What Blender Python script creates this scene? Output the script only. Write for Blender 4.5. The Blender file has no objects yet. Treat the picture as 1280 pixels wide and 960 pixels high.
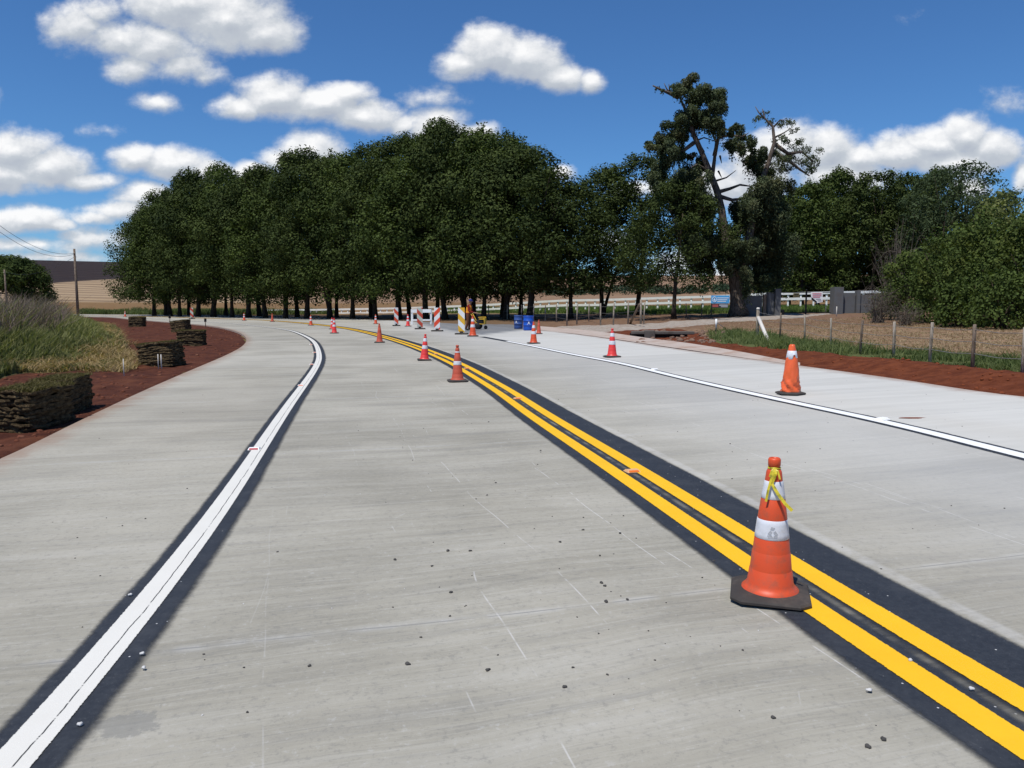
import bpy, bmesh, math, random
import numpy as np
from mathutils import Vector, Matrix
PI = math.pi
rng = np.random.default_rng(7)
random.seed(7)
scn = bpy.context.scene
COL = scn.collection

# ------------------------------------------------------------------ helpers
def link(o):
    COL.objects.link(o); return o
def tag(o, label=None, cat=None, group=None, kind=None):
    if label: o['label'] = label
    if cat: o['category'] = cat
    if group: o['group'] = group
    if kind: o['kind'] = kind
    return o
def empty(name, loc=(0, 0, 0), rz=0.0, sc=None):
    o = bpy.data.objects.new(name, None); link(o)
    o.empty_display_size = 0.2
    o.location = loc; o.rotation_euler = (0, 0, rz)
    if sc: o.scale = (sc, sc, sc) if not hasattr(sc, '__len__') else sc
    return o
def obj(name, me, mat=None, parent=None):
    o = bpy.data.objects.new(name, me); link(o)
    if mat is not None:
        mats = mat if isinstance(mat, (list, tuple)) else [mat]
        if len(me.materials) == 0:
            for m in mats: me.materials.append(m)
    if parent: o.parent = parent
    return o
def bm_obj(name, bm, mat=None, parent=None, smooth=False):
    me = bpy.data.meshes.new(name)
    bm.normal_update()
    bm.to_mesh(me); bm.free()
    if smooth:
        for p in me.polygons: p.use_smooth = True
    return obj(name, me, mat, parent)
def np_mesh(name, V, F, attrs=None, uv=None, smooth=False):
    """V (n,3), F (m,k) same k"""
    V = np.asarray(V, dtype=np.float32); F = np.asarray(F, dtype=np.int32)
    me = bpy.data.meshes.new(name)
    m, k = F.shape
    me.vertices.add(len(V)); me.vertices.foreach_set('co', V.ravel())
    me.loops.add(m * k); me.loops.foreach_set('vertex_index', F.ravel())
    me.polygons.add(m)
    me.polygons.foreach_set('loop_start', np.arange(0, m * k, k, dtype=np.int32))
    me.polygons.foreach_set('loop_total', np.full(m, k, dtype=np.int32))
    if smooth: me.polygons.foreach_set('use_smooth', np.ones(m, dtype=bool))
    me.update(calc_edges=True)
    if attrs:
        for nme, a in attrs.items():
            at_ = me.attributes.new(nme, 'FLOAT', 'POINT')
            at_.data.foreach_set('value', np.asarray(a, dtype=np.float32))
    if uv is not None:
        l = me.uv_layers.new(name='UVMap')
        l.data.foreach_set('uv', np.asarray(uv, dtype=np.float32)[F.ravel()].ravel())
    me.validate()
    return me
def box(bm, c, s, rot=None, bevel=0.0):
    r = bmesh.ops.create_cube(bm, size=1.0)
    vs = r['verts']
    bmesh.ops.scale(bm, vec=s, verts=vs)
    if bevel > 0:
        es = list({e for v in vs for e in v.link_edges})
        rb = bmesh.ops.bevel(bm, geom=es, offset=bevel, segments=2, affect='EDGES', profile=0.6)
        vs = list({v for f in rb['faces'] for v in f.verts} | {v for v in vs if v.is_valid})
    if rot is not None:
        bmesh.ops.rotate(bm, cent=(0, 0, 0), matrix=rot, verts=vs)
    bmesh.ops.translate(bm, vec=c, verts=vs)
    return vs
def tube(bm, pts, rad, seg=8, cap=True):
    """tube through pts with radius list"""
    pts = [Vector(p) for p in pts]
    if not hasattr(rad, '__len__'): rad = [rad] * len(pts)
    rings = []
    prev = None
    for i, p in enumerate(pts):
        if i == 0: d = pts[1] - p
        elif i == len(pts) - 1: d = p - pts[i - 1]
        else: d = pts[i + 1] - pts[i - 1]
        if d.length < 1e-9: d = Vector((0, 0, 1))
        d.normalize()
        a = prev if prev is not None else (Vector((1, 0, 0)) if abs(d.x) < 0.8 else Vector((0, 1, 0)))
        u = (a - d * a.dot(d)).normalized(); prev = u
        w = d.cross(u)
        rings.append([bm.verts.new(p + (u * math.cos(2 * PI * k / seg) + w * math.sin(2 * PI * k / seg)) * rad[i]) for k in range(seg)])
    for i in range(len(rings) - 1):
        for k in range(seg):
            f = bm.faces.new((rings[i][k], rings[i][(k + 1) % seg], rings[i + 1][(k + 1) % seg], rings[i + 1][k])); f.smooth = True
    if cap:
        bm.faces.new(list(reversed(rings[0]))); bm.faces.new(rings[-1])
def lathe(bm, prof, seg=40, cap_top=True, cap_bot=False, wob=None):
    rings = []
    for (r, z) in prof:
        ring = []
        for k in range(seg):
            a = 2 * PI * k / seg
            rr = r * (1 + (wob(a, z) if wob else 0))
            ring.append(bm.verts.new((rr * math.cos(a), rr * math.sin(a), z)))
        rings.append(ring)
    for i in range(len(rings) - 1):
        for k in range(seg):
            f = bm.faces.new((rings[i][k], rings[i][(k + 1) % seg], rings[i + 1][(k + 1) % seg], rings[i + 1][k])); f.smooth = True
    if cap_top: bm.faces.new(rings[-1])
    if cap_bot: bm.faces.new(list(reversed(rings[0])))

# ------------------------------------------------------------------ camera model
CAMZ = 1.55; FPX = 960.0; HOR = 379.0
PITCH = math.atan((480 - HOR) / FPX)
cp, sp = math.cos(PITCH), math.sin(PITCH)
def rdir(u, v):
    x = (u - 640) / FPX; yc = (480 - v) / FPX
    return np.array([x, cp + yc * sp, -sp + yc * cp])
def sstep(a, b, x):
    t = np.clip((x - a) / (b - a), 0, 1); return t * t * (3 - 2 * t)
def G(X, Y):
    """smooth lie of the land (the new road is banked, the land rises far away)"""
    X = np.asarray(X, dtype=float); Y = np.asarray(Y, dtype=float)
    t = (np.sqrt(X * X + 4) + X) / 2
    t = 30 * np.tanh(t / 42) * 1.32
    D = np.sqrt(X * X + Y * Y)
    az = X / np.maximum(np.abs(Y), 1.0)
    w = sstep(-0.30, 0.0, az) * (Y > 0)
    near = np.interp(D, [45, 55, 65, 90, 150, 260], [0, .10, .24, .42, .75, 1.2]) * w
    fl = np.interp(D, [120, 160, 200, 300, 450, 600, 750, 900, 1300, 5000], [0, .5, 1.6, 6.2, 14.4, 26, 37.0, 40, 36, -60])
    fr = np.interp(D, [120, 160, 200, 300, 450, 600, 800, 1000, 1400, 5000], [0, .15, .8, 3.2, 9.5, 18.5, 27.5, 28, 22, -60])
    w2 = sstep(-0.35, 0.1, az)
    far = fl * (1 - w2) + fr * w2
    tilt = 0.028 * t * (1 - sstep(120, 250, D) * 0.5)
    return tilt + near + far
def P(u, v, off=0.0):
    """pixel of the 1280x960 photo -> point on the ground"""
    d = rdir(u, v); t0, t = 0.5, 0.5
    while t < 4000:
        p = d * t
        if CAMZ + p[2] < G(p[0], p[1]) + off: break
        t0 = t; t *= 1.02
    for _ in range(30):
        m = (t0 + t) / 2; p = d * m
        if CAMZ + p[2] < G(p[0], p[1]) + off: t = m
        else: t0 = m
    p = d * t
    return Vector((p[0], p[1], float(G(p[0], p[1]) + off)))
def at(u, v, D):
    d = rdir(u, v); t = D / d[1]; p = d * t
    return Vector((p[0], p[1], CAMZ + p[2]))
def ppm(Y): return FPX / Y * (1 / cp)

# ------------------------------------------------------------------ node helpers
class NT:
    def __init__(s, nt): s.nt = nt
    def n(s, t, **kw):
        nd = s.nt.nodes.new(t)
        for k, v in kw.items():
            if k.startswith('_'): setattr(nd, k[1:], v)
        return nd
    def set(s, sock, v):
        if hasattr(v, 'is_output') or isinstance(v, bpy.types.NodeSocket): s.nt.links.new(v, sock)
        elif v is not None:
            try: sock.default_value = v
            except Exception: sock.default_value = tuple(v) + (1.0,)
    def math(s, op, a, b=None, c=None, clamp=False):
        nd = s.n('ShaderNodeMath'); nd.operation = op; nd.use_clamp = clamp
        s.set(nd.inputs[0], a)
        if b is not None: s.set(nd.inputs[1], b)
        if c is not None: s.set(nd.inputs[2], c)
        return nd.outputs[0]
    def vmath(s, op, a, b=None, out=0):
        nd = s.n('ShaderNodeVectorMath'); nd.operation = op
        s.set(nd.inputs[0], a)
        if b is not None: s.set(nd.inputs[1], b)
        return nd.outputs[out]
    def mix(s, f, a, b, mode='MIX'):
        nd = s.n('ShaderNodeMix'); nd.data_type = 'RGBA'; nd.blend_type = mode
        s.set(nd.inputs[0], f)
        for i, v in ((6, a), (7, b)):
            if isinstance(v, bpy.types.NodeSocket): s.nt.links.new(v, nd.inputs[i])
            else: nd.inputs[i].default_value = tuple(v)[:3] + (1.0,)
        return nd.outputs[2]
    def noise(s, vec, scale, detail=4, rough=.55, dist=0.0, dims='3D'):
        nd = s.n('ShaderNodeTexNoise'); nd.noise_dimensions = dims
        if vec is not None: s.set(nd.inputs['Vector'], vec)
        nd.inputs['Scale'].default_value = scale; nd.inputs['Detail'].default_value = detail
        nd.inputs['Roughness'].default_value = rough; nd.inputs['Distortion'].default_value = dist
        return nd.outputs['Fac']
    def ramp(s, f, stops, interp='LINEAR'):
        nd = s.n('ShaderNodeValToRGB'); s.set(nd.inputs[0], f); cr = nd.color_ramp; cr.interpolation = interp
        while len(cr.elements) < len(stops): cr.elements.new(0.5)
        for e, (p, c) in zip(cr.elements, stops):
            e.position = p; e.color = (c if hasattr(c, '__len__') else (c, c, c))[:3] + (1.0,) if hasattr(c, '__len__') else (c, c, c, 1)
        return nd.outputs[0]
    def maprange(s, f, a, b, c=0.0, d=1.0, smooth=True):
        nd = s.n('ShaderNodeMapRange'); nd.interpolation_type = 'SMOOTHSTEP' if smooth else 'LINEAR'
        s.set(nd.inputs[0], f)
        for i, v in enumerate((a, b, c, d)): nd.inputs[i + 1].default_value = v
        return nd.outputs[0]
    def attr(s, name):
        nd = s.n('ShaderNodeAttribute'); nd.attribute_name = name; return nd.outputs['Fac']
    def scale(s, vec, sc):
        return s.vmath('MULTIPLY', vec, sc)
    def obj(s): return s.n('ShaderNodeTexCoord').outputs['Object']
    def uv(s): return s.n('ShaderNodeTexCoord').outputs['UV']
    def xyz(s, v):
        nd = s.n('ShaderNodeSeparateXYZ'); s.set(nd.inputs[0], v); return nd.outputs
    def comb(s, x, y, z=0.0):
        nd = s.n('ShaderNodeCombineXYZ')
        for i, v in enumerate((x, y, z)): s.set(nd.inputs[i], v)
        return nd.outputs[0]
    def bump(s, h, strength=.3, dist=.02):
        nd = s.n('ShaderNodeBump'); s.set(nd.inputs['Height'], h)
        nd.inputs['Strength'].default_value = strength; nd.inputs['Distance'].default_value = dist
        return nd.outputs[0]
def new_mat(name, rough=.8, spec=.3):
    m = bpy.data.materials.new(name); m.use_nodes = True
    nt = m.node_tree; b = nt.nodes['Principled BSDF']
    b.inputs['Roughness'].default_value = rough
    b.inputs['Specular IOR Level'].default_value = spec
    return m, NT(nt), b
def flat_mat(name, col, rough=.6, spec=.3, var=.12, scale=8.0, dirt=None, dirt_amt=.3, dscale=5.0, bump=0.0):
    m, N, b = new_mat(name, rough, spec)
    v = N.obj()
    f = N.noise(v, scale, 5, .6)
    c = N.mix(f, [x * (1 - var) for x in col], [min(1, x * (1 + var)) for x in col])
    if dirt:
        d = N.noise(v, dscale, 6, .65)
        d = N.maprange(d, .45, .72, 0, dirt_amt)
        c = N.mix(d, c, dirt)
    N.set(b.inputs['Base Color'], c)
    if bump: N.set(b.inputs['Normal'], N.bump(f, bump, .01))
    return m

# ------------------------------------------------------------------ curves from the photo
def cat(pts, n):
    """Catmull-Rom resample of XY points, n samples evenly by arclength"""
    p = [np.array([q[0], q[1]], float) for q in pts]
    p = [2 * p[0] - p[1]] + p + [2 * p[-1] - p[-2]]
    out = []
    for i in range(1, len(p) - 2):
        d1 = max(np.linalg.norm(p[i] - p[i - 1]), 1e-3) ** .5; d2 = max(np.linalg.norm(p[i + 1] - p[i]), 1e-3) ** .5; d3 = max(np.linalg.norm(p[i + 2] - p[i + 1]), 1e-3) ** .5
        t0, t1, t2, t3 = 0, d1, d1 + d2, d1 + d2 + d3
        for t in np.linspace(t1, t2, 24, endpoint=False):
            A1 = (t1 - t) / (t1 - t0) * p[i - 1] + (t - t0) / (t1 - t0) * p[i]
            A2 = (t2 - t) / (t2 - t1) * p[i] + (t - t1) / (t2 - t1) * p[i + 1]
            A3 = (t3 - t) / (t3 - t2) * p[i + 1] + (t - t2) / (t3 - t2) * p[i + 2]
            B1 = (t2 - t) / (t2 - t0) * A1 + (t - t0) / (t2 - t0) * A2
            B2 = (t3 - t) / (t3 - t1) * A2 + (t - t1) / (t3 - t1) * A3
            out.append((t2 - t) / (t2 - t1) * B1 + (t - t1) / (t2 - t1) * B2)
    out.append(p[-2]); out = np.array(out)
    s = np.concatenate([[0], np.cumsum(np.linalg.norm(np.diff(out, axis=0), axis=1))])
    return out, s
def smooth_curve(C, s, step_min, passes):
    """resample evenly and smooth in arc length"""
    n = max(8, int(s[-1] / step_min)); ss = np.linspace(0, s[-1], n)
    Q = np.stack([np.interp(ss, s, C[:, 0]), np.interp(ss, s, C[:, 1])], 1)
    for _ in range(passes):
        Q[1:-1] = Q[1:-1] * .5 + (Q[:-2] + Q[2:]) * .25
    s2 = np.concatenate([[0], np.cumsum(np.linalg.norm(np.diff(Q, axis=0), axis=1))])
    return Q, s2
def curve_px(px, pre=(), post=(), step=.25, passes=60):
    pts = list(pre) + [tuple(P(u, v)[:2]) for (u, v) in px] + list(post)
    C, s = cat(pts, 0)
    return smooth_curve(C, s, step, passes)
inner_px = [(0, 575), (60, 545), (120, 516), (180, 488), (240, 462), (280, 445), (301, 434), (308, 426), (304, 418.5), (290, 412.5), (268, 408), (240, 405), (200, 401.8), (160, 398.6), (120, 396)]
outer_px = [(1280, 497), (1140, 476), (1000, 457), (926, 447), (860, 438), (816, 431.5), (769, 424.5), (722, 418), (672, 412.5), (600, 406.5), (540, 403), (480, 400.2), (400, 397.2), (300, 395), (200, 393.6), (120, 393)]
inner, s_in = curve_px(inner_px, pre=[(-3.4, -12), (-4.2, 0), (-4.62, 4)], post=[(-80, 97), (-140, 101)], passes=20)
outer, s_out = curve_px(outer_px, pre=[(12.2, -12), (11.2, 0), (10.3, 7)], post=[(-85, 108), (-140, 111)], passes=20)
lline, s_l = curve_px([(30, 960), (107, 856), (193, 744), (264, 660), (299, 600), (326, 560), (352, 520), (366, 500), (381, 480), (394.5, 460), (399.3, 449), (398.5, 441), (396.5, 434), (391, 426), (376.5, 418), (361.5, 413), (341.5, 410), (320, 407.6), (300, 405.6), (265, 403), (225, 400.6), (180, 398), (120, 395.2)], pre=[(-1.0, -12), (-1.25, -4), (-1.5, 1)], post=[(-85, 99.5), (-140, 103)], step=.2, passes=110)
yline, s_y = curve_px([(1281, 914), (1197, 859), (1050, 763), (958, 702), (838, 624), (771, 580), (696.5, 534), (653, 505.5), (641, 496), (597.5, 470), (573, 456), (531.5, 438), (503, 428), (470, 418.5), (445, 412.8), (420, 408.6), (398, 406), (367, 403), (343, 401.2), (320, 400), (260, 398), (200, 396.2), (120, 394.6)], pre=[(2.6, -12), (2.55, -4), (2.2, 1)], post=[(-85, 102.5), (-140, 106)], step=.2, passes=70)
rline, s_r = curve_px([(1500, 622), (1280, 571), (1142, 536), (1066, 519), (1000, 505.5), (860, 474.5), (816, 463.8), (779, 455), (715, 443), (660, 431.7), (633, 426.6), (602, 421)], pre=[(5.9, -8), (5.8, 0), (5.65, 4.5)], step=.2, passes=25)

def grid_faces(nr, nc):
    i = np.arange(nr - 1)[:, None] * nc; j = np.arange(nc - 1)[None, :]
    a = (i + j).ravel()
    return np.stack([a, a + 1, a + nc + 1, a + nc], 1)
def strip_mesh(name, C, s, a, b, zoff, cols=2, s0=None, s1=None, jag=0.0):
    """sheet along curve C between lateral offsets a..b (metres, + = right)"""
    sel = np.ones(len(C), bool)
    if s0 is not None: sel &= s >= s0
    if s1 is not None: sel &= s <= s1
    C = C[sel]; s = s[sel]
    d = np.gradient(C, axis=0); d /= np.linalg.norm(d, axis=1)[:, None]
    nrm = np.stack([d[:, 1], -d[:, 0]], 1)
    offs = np.linspace(a, b, cols)
    pts = C[:, None, :] + nrm[:, None, :] * offs[None, :, None]
    if jag:
        jn = rng.normal(0, jag, len(C)); pts[:, 0] += nrm * jn[:, None]
        jn = rng.normal(0, jag, len(C)); pts[:, -1] += nrm * jn[:, None]
    X = pts[..., 0].ravel(); Y = pts[..., 1].ravel()
    Z = G(X, Y) + zoff + 0.00004 * np.sqrt(X * X + Y * Y) * (zoff / .004)
    V = np.stack([X, Y, Z], 1)
    uv = np.stack([np.tile(offs, len(C)), np.repeat(s, cols)], 1)
    F = grid_faces(len(C), cols)
    return np_mesh(name, V, F, uv=uv)

def poly_sd(X, Y, poly, chunk=20000):
    """signed distance (negative inside) to polygon"""
    poly = np.asarray(poly, float); A = poly; B = np.roll(poly, -1, axis=0)
    out = np.empty(len(X))
    for k in range(0, len(X), chunk):
        x = X[k:k + chunk, None]; y = Y[k:k + chunk, None]
        dx = (B[:, 0] - A[:, 0])[None]; dy = (B[:, 1] - A[:, 1])[None]
        t = np.clip(((x - A[:, 0]) * dx + (y - A[:, 1]) * dy) / np.maximum(dx * dx + dy * dy, 1e-12), 0, 1)
        dd = np.min((x - A[:, 0] - t * dx) ** 2 + (y - A[:, 1] - t * dy) ** 2, axis=1) ** .5
        c1 = (A[:, 1] > y) != (B[:, 1] > y)
        xin = A[:, 0] + (y - A[:, 1]) / np.where(np.abs(dy) < 1e-12, 1e-12, dy) * dx
        ins = (np.sum(c1 & (x < xin), axis=1) % 2) == 1
        out[k:k + chunk] = np.where(ins, -dd, dd)
    return out
def ppoly(px, pre=()):
    return [tuple(P(u, v)[:2]) for (u, v) in px] + list(pre)
def thin_(C):
    k = [i for i in range(len(C)) if (i % 4 == 0 and np.hypot(*C[i]) < 22) or i % 12 == 0 or i == len(C) - 1]
    return C[k]
road_poly = np.concatenate([thin_(inner), thin_(outer)[::-1]])

# numpy value noise for terrain
def vnoise(X, Y, sc, seed):
    r = np.random.default_rng(seed).random((257, 257))
    x = X / sc; y = Y / sc; xi = np.floor(x).astype(int); yi = np.floor(y).astype(int)
    fx = x - xi; fy = y - yi; fx = fx * fx * (3 - 2 * fx); fy = fy * fy * (3 - 2 * fy)
    g = lambda a, b: r[a % 257, b % 257]
    return (g(xi, yi) * (1 - fx) + g(xi + 1, yi) * fx) * (1 - fy) + (g(xi, yi + 1) * (1 - fx) + g(xi + 1, yi + 1) * fx) * fy - .5

POLY = {
 'soil': [tuple(p) for p in inner[:: 6]] + ppoly([(110, 401), (125, 403), (138, 410), (152, 428), (160, 450), (145, 462), (100, 462), (30, 466), (-60, 480)], pre=[(-14, 9), (-16, -12)]),
 'straw': ppoly([(-120, 490), (-60, 480), (30, 466), (100, 462), (145, 463), (163, 452), (158, 430), (142, 411), (125, 403), (116, 404), (124, 424), (136, 438), (94, 450), (37, 459), (0, 463), (-60, 474), (-160, 484)]),
 'berm': ppoly([(672, 411.5), (769, 423), (860, 437), (1000, 456), (1280, 496), (1700, 560)], pre=[(14, 0), (15.5, 4)]) + ppoly([(1700, 520), (1280, 466), (1100, 447), (1000, 440), (945, 434), (905, 428), (880, 418), (850, 410), (800, 410), (750, 413)]),
 'green': ppoly([(1750, 505), (1280, 452), (1160, 440), (1040, 430), (960, 414), (905, 411), (880, 420), (905, 429), (945, 434), (1000, 440), (1100, 447), (1280, 466), (1750, 530)]),
 'drive': ppoly([(672, 412), (700, 407), (790, 404.5), (870, 399.5), (930, 394.5), (985, 391.5), (1040, 391.5), (1010, 395), (965, 399), (905, 402), (855, 407.5), (800, 411), (750, 413.5), (715, 416)]),
 'pasture': ppoly([(560, 391.5), (640, 391), (760, 391.5), (850, 392), (935, 391), (1000, 390), (1100, 390), (1200, 388), (1200, 384.5), (900, 384.2), (760, 384.2), (640, 384.5), (560, 385)]),
 'patch': ppoly([(512, 401), (560, 404), (640, 405), (672, 411), (640, 414), (598, 419), (560, 413), (530, 407)]),
}
SOILC = ppoly([(600, 404), (680, 402), (760, 405), (700, 408), (672, 411), (640, 410), (600, 406)])

def terrain_extra(X, Y):
    """height offsets of the earth next to the slab; returns dz, attribute dict"""
    D = np.sqrt(X * X + Y * Y)
    sd = np.full(len(X), 50.0)
    near = D < 240
    sd[near] = poly_sd(X[near], Y[near], road_poly)
    at_ = {}
    for k, pl in POLY.items():
        w = np.zeros(len(X)); nn = (D < 320) & (Y > -20)
        d = poly_sd(X[nn], Y[nn], pl)
        soft = {'soil': .25, 'straw': .5, 'berm': .25, 'green': .35, 'drive': .5, 'pasture': 3., 'patch': .3}[k]
        w[nn] = 1 - sstep(-soft, soft, d + vnoise(X[nn], Y[nn], 1.1, 3) * soft * 1.6)
        at_[k] = w
    dz = np.where(sd < 0, -0.09, -0.035 + .0 * sd)
    dz = np.where((sd >= 0) & (sd < .15), -0.09 + (sd / .15) * .055, dz)
    out = sstep(0.05, .8, sd)
    rough = vnoise(X, Y, .35, 11) * .05 + vnoise(X, Y, 1.2, 12) * .07 + vnoise(X, Y, .13, 14) * .03
    dz = dz + out * rough * (D < 200)
    # berm on the right
    right = sstep(5.0, 7.5, X) * sstep(45, 30, Y) if False else sstep(5.5, 8, X) * (1 - sstep(24, 34, Y))
    dz = dz + right * (0.20 * np.exp(-((sd - 1.3) / .75) ** 2)) * (sd > 0)
    # culvert hollow
    c = P(828, 420)
    dz = dz - .35 * np.exp(-(((X - c.x) / 1.3) ** 2 + ((Y - c.y) / .6) ** 2)) * (sd > 0.4)
    # weedy bank on the left
    bk = (1 - sstep(-14, -9.5, X)) * sstep(15, 21, Y) * (1 - sstep(38, 60, Y)) * (X < 0)
    dz = dz + bk * .40 * sstep(1.0, 4.5, sd) * (1 - at_['soil'])
    at_['sd'] = sd
    return dz, at_
def T(x, y):
    dz, _ = terrain_extra(np.array([x]), np.array([y]))
    return float(G(x, y) + dz[0])

# ------------------------------------------------------------------ GROUND sheet
def build_ground():
    az_f = np.radians(np.arange(-44, 44.01, .22))
    az_b = np.radians(np.arange(46, 314.1, 4))
    az = np.concatenate([az_f, az_b]); na = len(az)
    r = [0.6]
    while r[-1] < 4200:
        k = 1.03 if r[-1] < 5 else (1.0125 if r[-1] < 140 else 1.025)
        r.append(r[-1] * k)
    r = np.array(r); nr = len(r)
    X = (r[:, None] * np.sin(az)[None]).ravel(); Y = (r[:, None] * np.cos(az)[None]).ravel()
    dz, at_ = terrain_extra(X, Y)
    Z = G(X, Y) + dz
    V = np.concatenate([np.stack([X, Y, Z], 1), [[0, 0, -.06]]])
    i = np.arange(nr - 1)[:, None] * na; j = np.arange(na)[None]; j2 = (j + 1) % na
    F = np.stack([(i + j).ravel(), (i + na + j).ravel(), (i + na + j2).ravel(), (i + j2).ravel()], 1)[:, ::-1]
    # centre fan as degenerate-free tris is skipped: camera stands on the road slab there
    attrs = {k: np.concatenate([v, [0]]) for k, v in at_.items()}
    D = np.sqrt(X * X + Y * Y); azr = X / np.maximum(np.abs(Y), 1)
    left = 1 - sstep(-.42, -.25, azr)
    far1 = sstep(190, 198, D + azr * 20)
    lim = 440 + 900 * (azr + .5)
    far2 = sstep(0, 12, D - lim) * (1 - sstep(-.30, -.2, azr))
    attrs['far1'] = np.concatenate([far1, [0]]); attrs['far2'] = np.concatenate([far2, [0]])
    side = sstep(-1, 4, X); attrs['side'] = np.concatenate([side, [0]])
    me = np_mesh('ground', V, F, attrs=attrs, smooth=True)
    return me
m_ground, N, b = new_mat('earth', .95, .12)
v = N.obj()
n1 = N.noise(v, .35, 6, .6); n2 = N.noise(v, 3.5, 8, .68); n3 = N.noise(v, 22, 6, .7); n4 = N.noise(v, 1.1, 6, .65)
# left weeds ground / general meadow
base = N.mix(n2, (.10, .085, .035), (.22, .17, .075))
field_r = N.mix(N.maprange(n2, .3, .7), (.125, .065, .036), (.31, .205, .125))           # dry stubble over red earth, right side
field_r = N.mix(N.maprange(n4, .42, .7, 0, .55), field_r, (.34, .24, .145))
field_r = N.mix(N.maprange(n1, .55, .75, 0, .45), field_r, (.12, .12, .045))
c = N.mix(N.attr('side'), base, field_r)
tanf = N.mix(n1, (.15, .085, .036), (.22, .135, .06))
sxyz = N.xyz(v)
dist = N.vmath('LENGTH', v, out=1)
c = N.mix(N.maprange(dist, 34, 48, 0, .75), c, N.mix(n2, (.10, .048, .028), (.20, .125, .08)))
c = N.mix(N.maprange(dist, 75, 120), c, tanf)
c = N.mix(N.attr('patch'), c, N.mix(n2, (.12, .12, .12), (.20, .20, .20)))
wv = N.n('ShaderNodeTexWave'); wv.wave_type = 'BANDS'; wv.bands_direction = 'Y'
N.set(wv.inputs['Vector'], N.vmath('ADD', N.scale(v, (.62, 1.0, .0)), N.scale(N.comb(N.noise(v, .012, 3, .6), N.noise(v, .009, 3, .6), 0), (60, 60, 0)))); wv.inputs['Scale'].default_value = .017
wv.inputs['Distortion'].default_value = 2.6; wv.inputs['Detail'].default_value = 3; wv.inputs['Detail Scale'].default_value = .35
strp = N.mix(N.maprange(wv.outputs['Fac'], .50, .88, 0, .8), (.34, .245, .15), (.14, .092, .055))
strp = N.mix(N.maprange(N.noise(N.scale(v, (.3, 1, 0)), .05, 5, .6), .35, .7, 0, .5), strp, (.30, .205, .115))
strpR = N.mix(N.noise(N.scale(v, (.2, 1, 0)), .03, 5, .6), (.19, .115, .068), (.27, .175, .105))
strp = N.mix(N.maprange(N.math('DIVIDE', sxyz[0], N.math('MAXIMUM', sxyz[1], 1)), -.36, -.2), strp, strpR)
c = N.mix(N.attr('far1'), c, strp)
dk = N.mix(N.maprange(wv.outputs['Fac'], .3, .9, 0, .8), (.024, .016, .014), (.040, .027, .023))
c = N.mix(N.attr('far2'), c, dk)
past = N.mix(n1, (.075, .13, .03), (.12, .17, .045)); past = N.mix(N.maprange(n2, .3, .7, 0, .5), past, (.16, .17, .06))
c = N.mix(N.attr('pasture'), c, past)
straw = N.mix(N.maprange(n3, .3, .7), (.20, .135, .055), (.52, .40, .19))
def nz(a, k=.5):   # break the edge of a zone with noise
    return N.maprange(N.math('ADD', a, N.math('MULTIPLY', N.math('SUBTRACT', n2, .5), k)), .40, .60)
c = N.mix(nz(N.attr('straw'), 1.1), c, straw)
soil = N.mix(N.maprange(n2, .3, .72), (.045, .014, .009), (.105, .035, .018))
soil = N.mix(N.maprange(n4, .45, .7, 0, .6), soil, (.14, .052, .026)); soil = N.mix(N.maprange(n3, .62, .75, 0, .55), soil, (.22, .12, .08))
c = N.mix(nz(N.attr('soil')), c, soil)
berm = N.mix(N.maprange(n2, .3, .72), (.085, .022, .009), (.17, .050, .020)); berm = N.mix(N.maprange(n4, .5, .7, 0, .5), berm, (.075, .022, .010))
berm = N.mix(N.maprange(n3, .62, .74, 0, .5), berm, (.26, .12, .065))
c = N.mix(nz(N.attr('berm')), c, berm)
gr = N.mix(n2, (.05, .075, .02), (.13, .13, .05))
c = N.mix(nz(N.attr('green')), c, gr)
drv = N.mix(N.maprange(n2, .3, .7), (.24, .19, .15), (.40, .36, .31)); drv = N.mix(N.maprange(n4, .5, .7, 0, .5), drv, (.30, .19, .13))
c = N.mix(nz(N.attr('drive'), .8), c, drv)
N.set(b.inputs['Base Color'], c)
hh = N.math('ADD', N.math('MULTIPLY', n2, .6), N.math('MULTIPLY', n3, .35))
N.set(b.inputs['Normal'], N.bump(hh, .9, .06))
ground = tag(obj('ground', build_ground(), m_ground), kind='structure')

# ------------------------------------------------------------------ ROAD slab
def lat(X, Y, C, s_=None):
    out = np.empty(len(X)); so_ = np.empty(len(X)); d = np.gradient(C, axis=0); d /= np.linalg.norm(d, axis=1)[:, None]
    for k in range(0, len(X), 4000):
        x = X[k:k + 4000, None] - C[None, :, 0]; y = Y[k:k + 4000, None] - C[None, :, 1]
        j = np.argmin(x * x + y * y, axis=1); i = np.arange(len(j))
        out[k:k + 4000] = x[i, j] * d[j, 1] - y[i, j] * d[j, 0]
        if s_ is not None: so_[k:k + 4000] = s_[j] + x[i, j] * d[j, 0] + y[i, j] * d[j, 1]
    return (out, so_) if s_ is not None else out
from mathutils.geometry import delaunay_2d_cdt
bnd = np.concatenate([inner[::2], outer[::2][::-1]])
gp_ = []
yy_ = -11.0
while yy_ < 112:
    st_ = .35 if yy_ < 25 else (.7 if yy_ < 60 else 1.4)
    xs_ = np.arange(-140 if yy_ > 60 else (-40 if yy_ > 25 else -14), 14, st_)
    gp_.append(np.stack([xs_, np.full(len(xs_), yy_)], 1)); yy_ += st_
gp_ = np.concatenate(gp_); gp_ = gp_[poly_sd(gp_[:, 0], gp_[:, 1], road_poly) < -.25]
allp = np.concatenate([bnd, gp_]); nb_ = len(bnd)
res = delaunay_2d_cdt([Vector(p) for p in allp], [(i, (i + 1) % nb_) for i in range(nb_)], [], 1, 1e-5)
Vv = np.array([tuple(p) for p in res[0]]); Ft = np.array([f for f in res[2] if len(f) == 3])
X, Y = Vv[:, 0], Vv[:, 1]; Z = G(X, Y)
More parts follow.
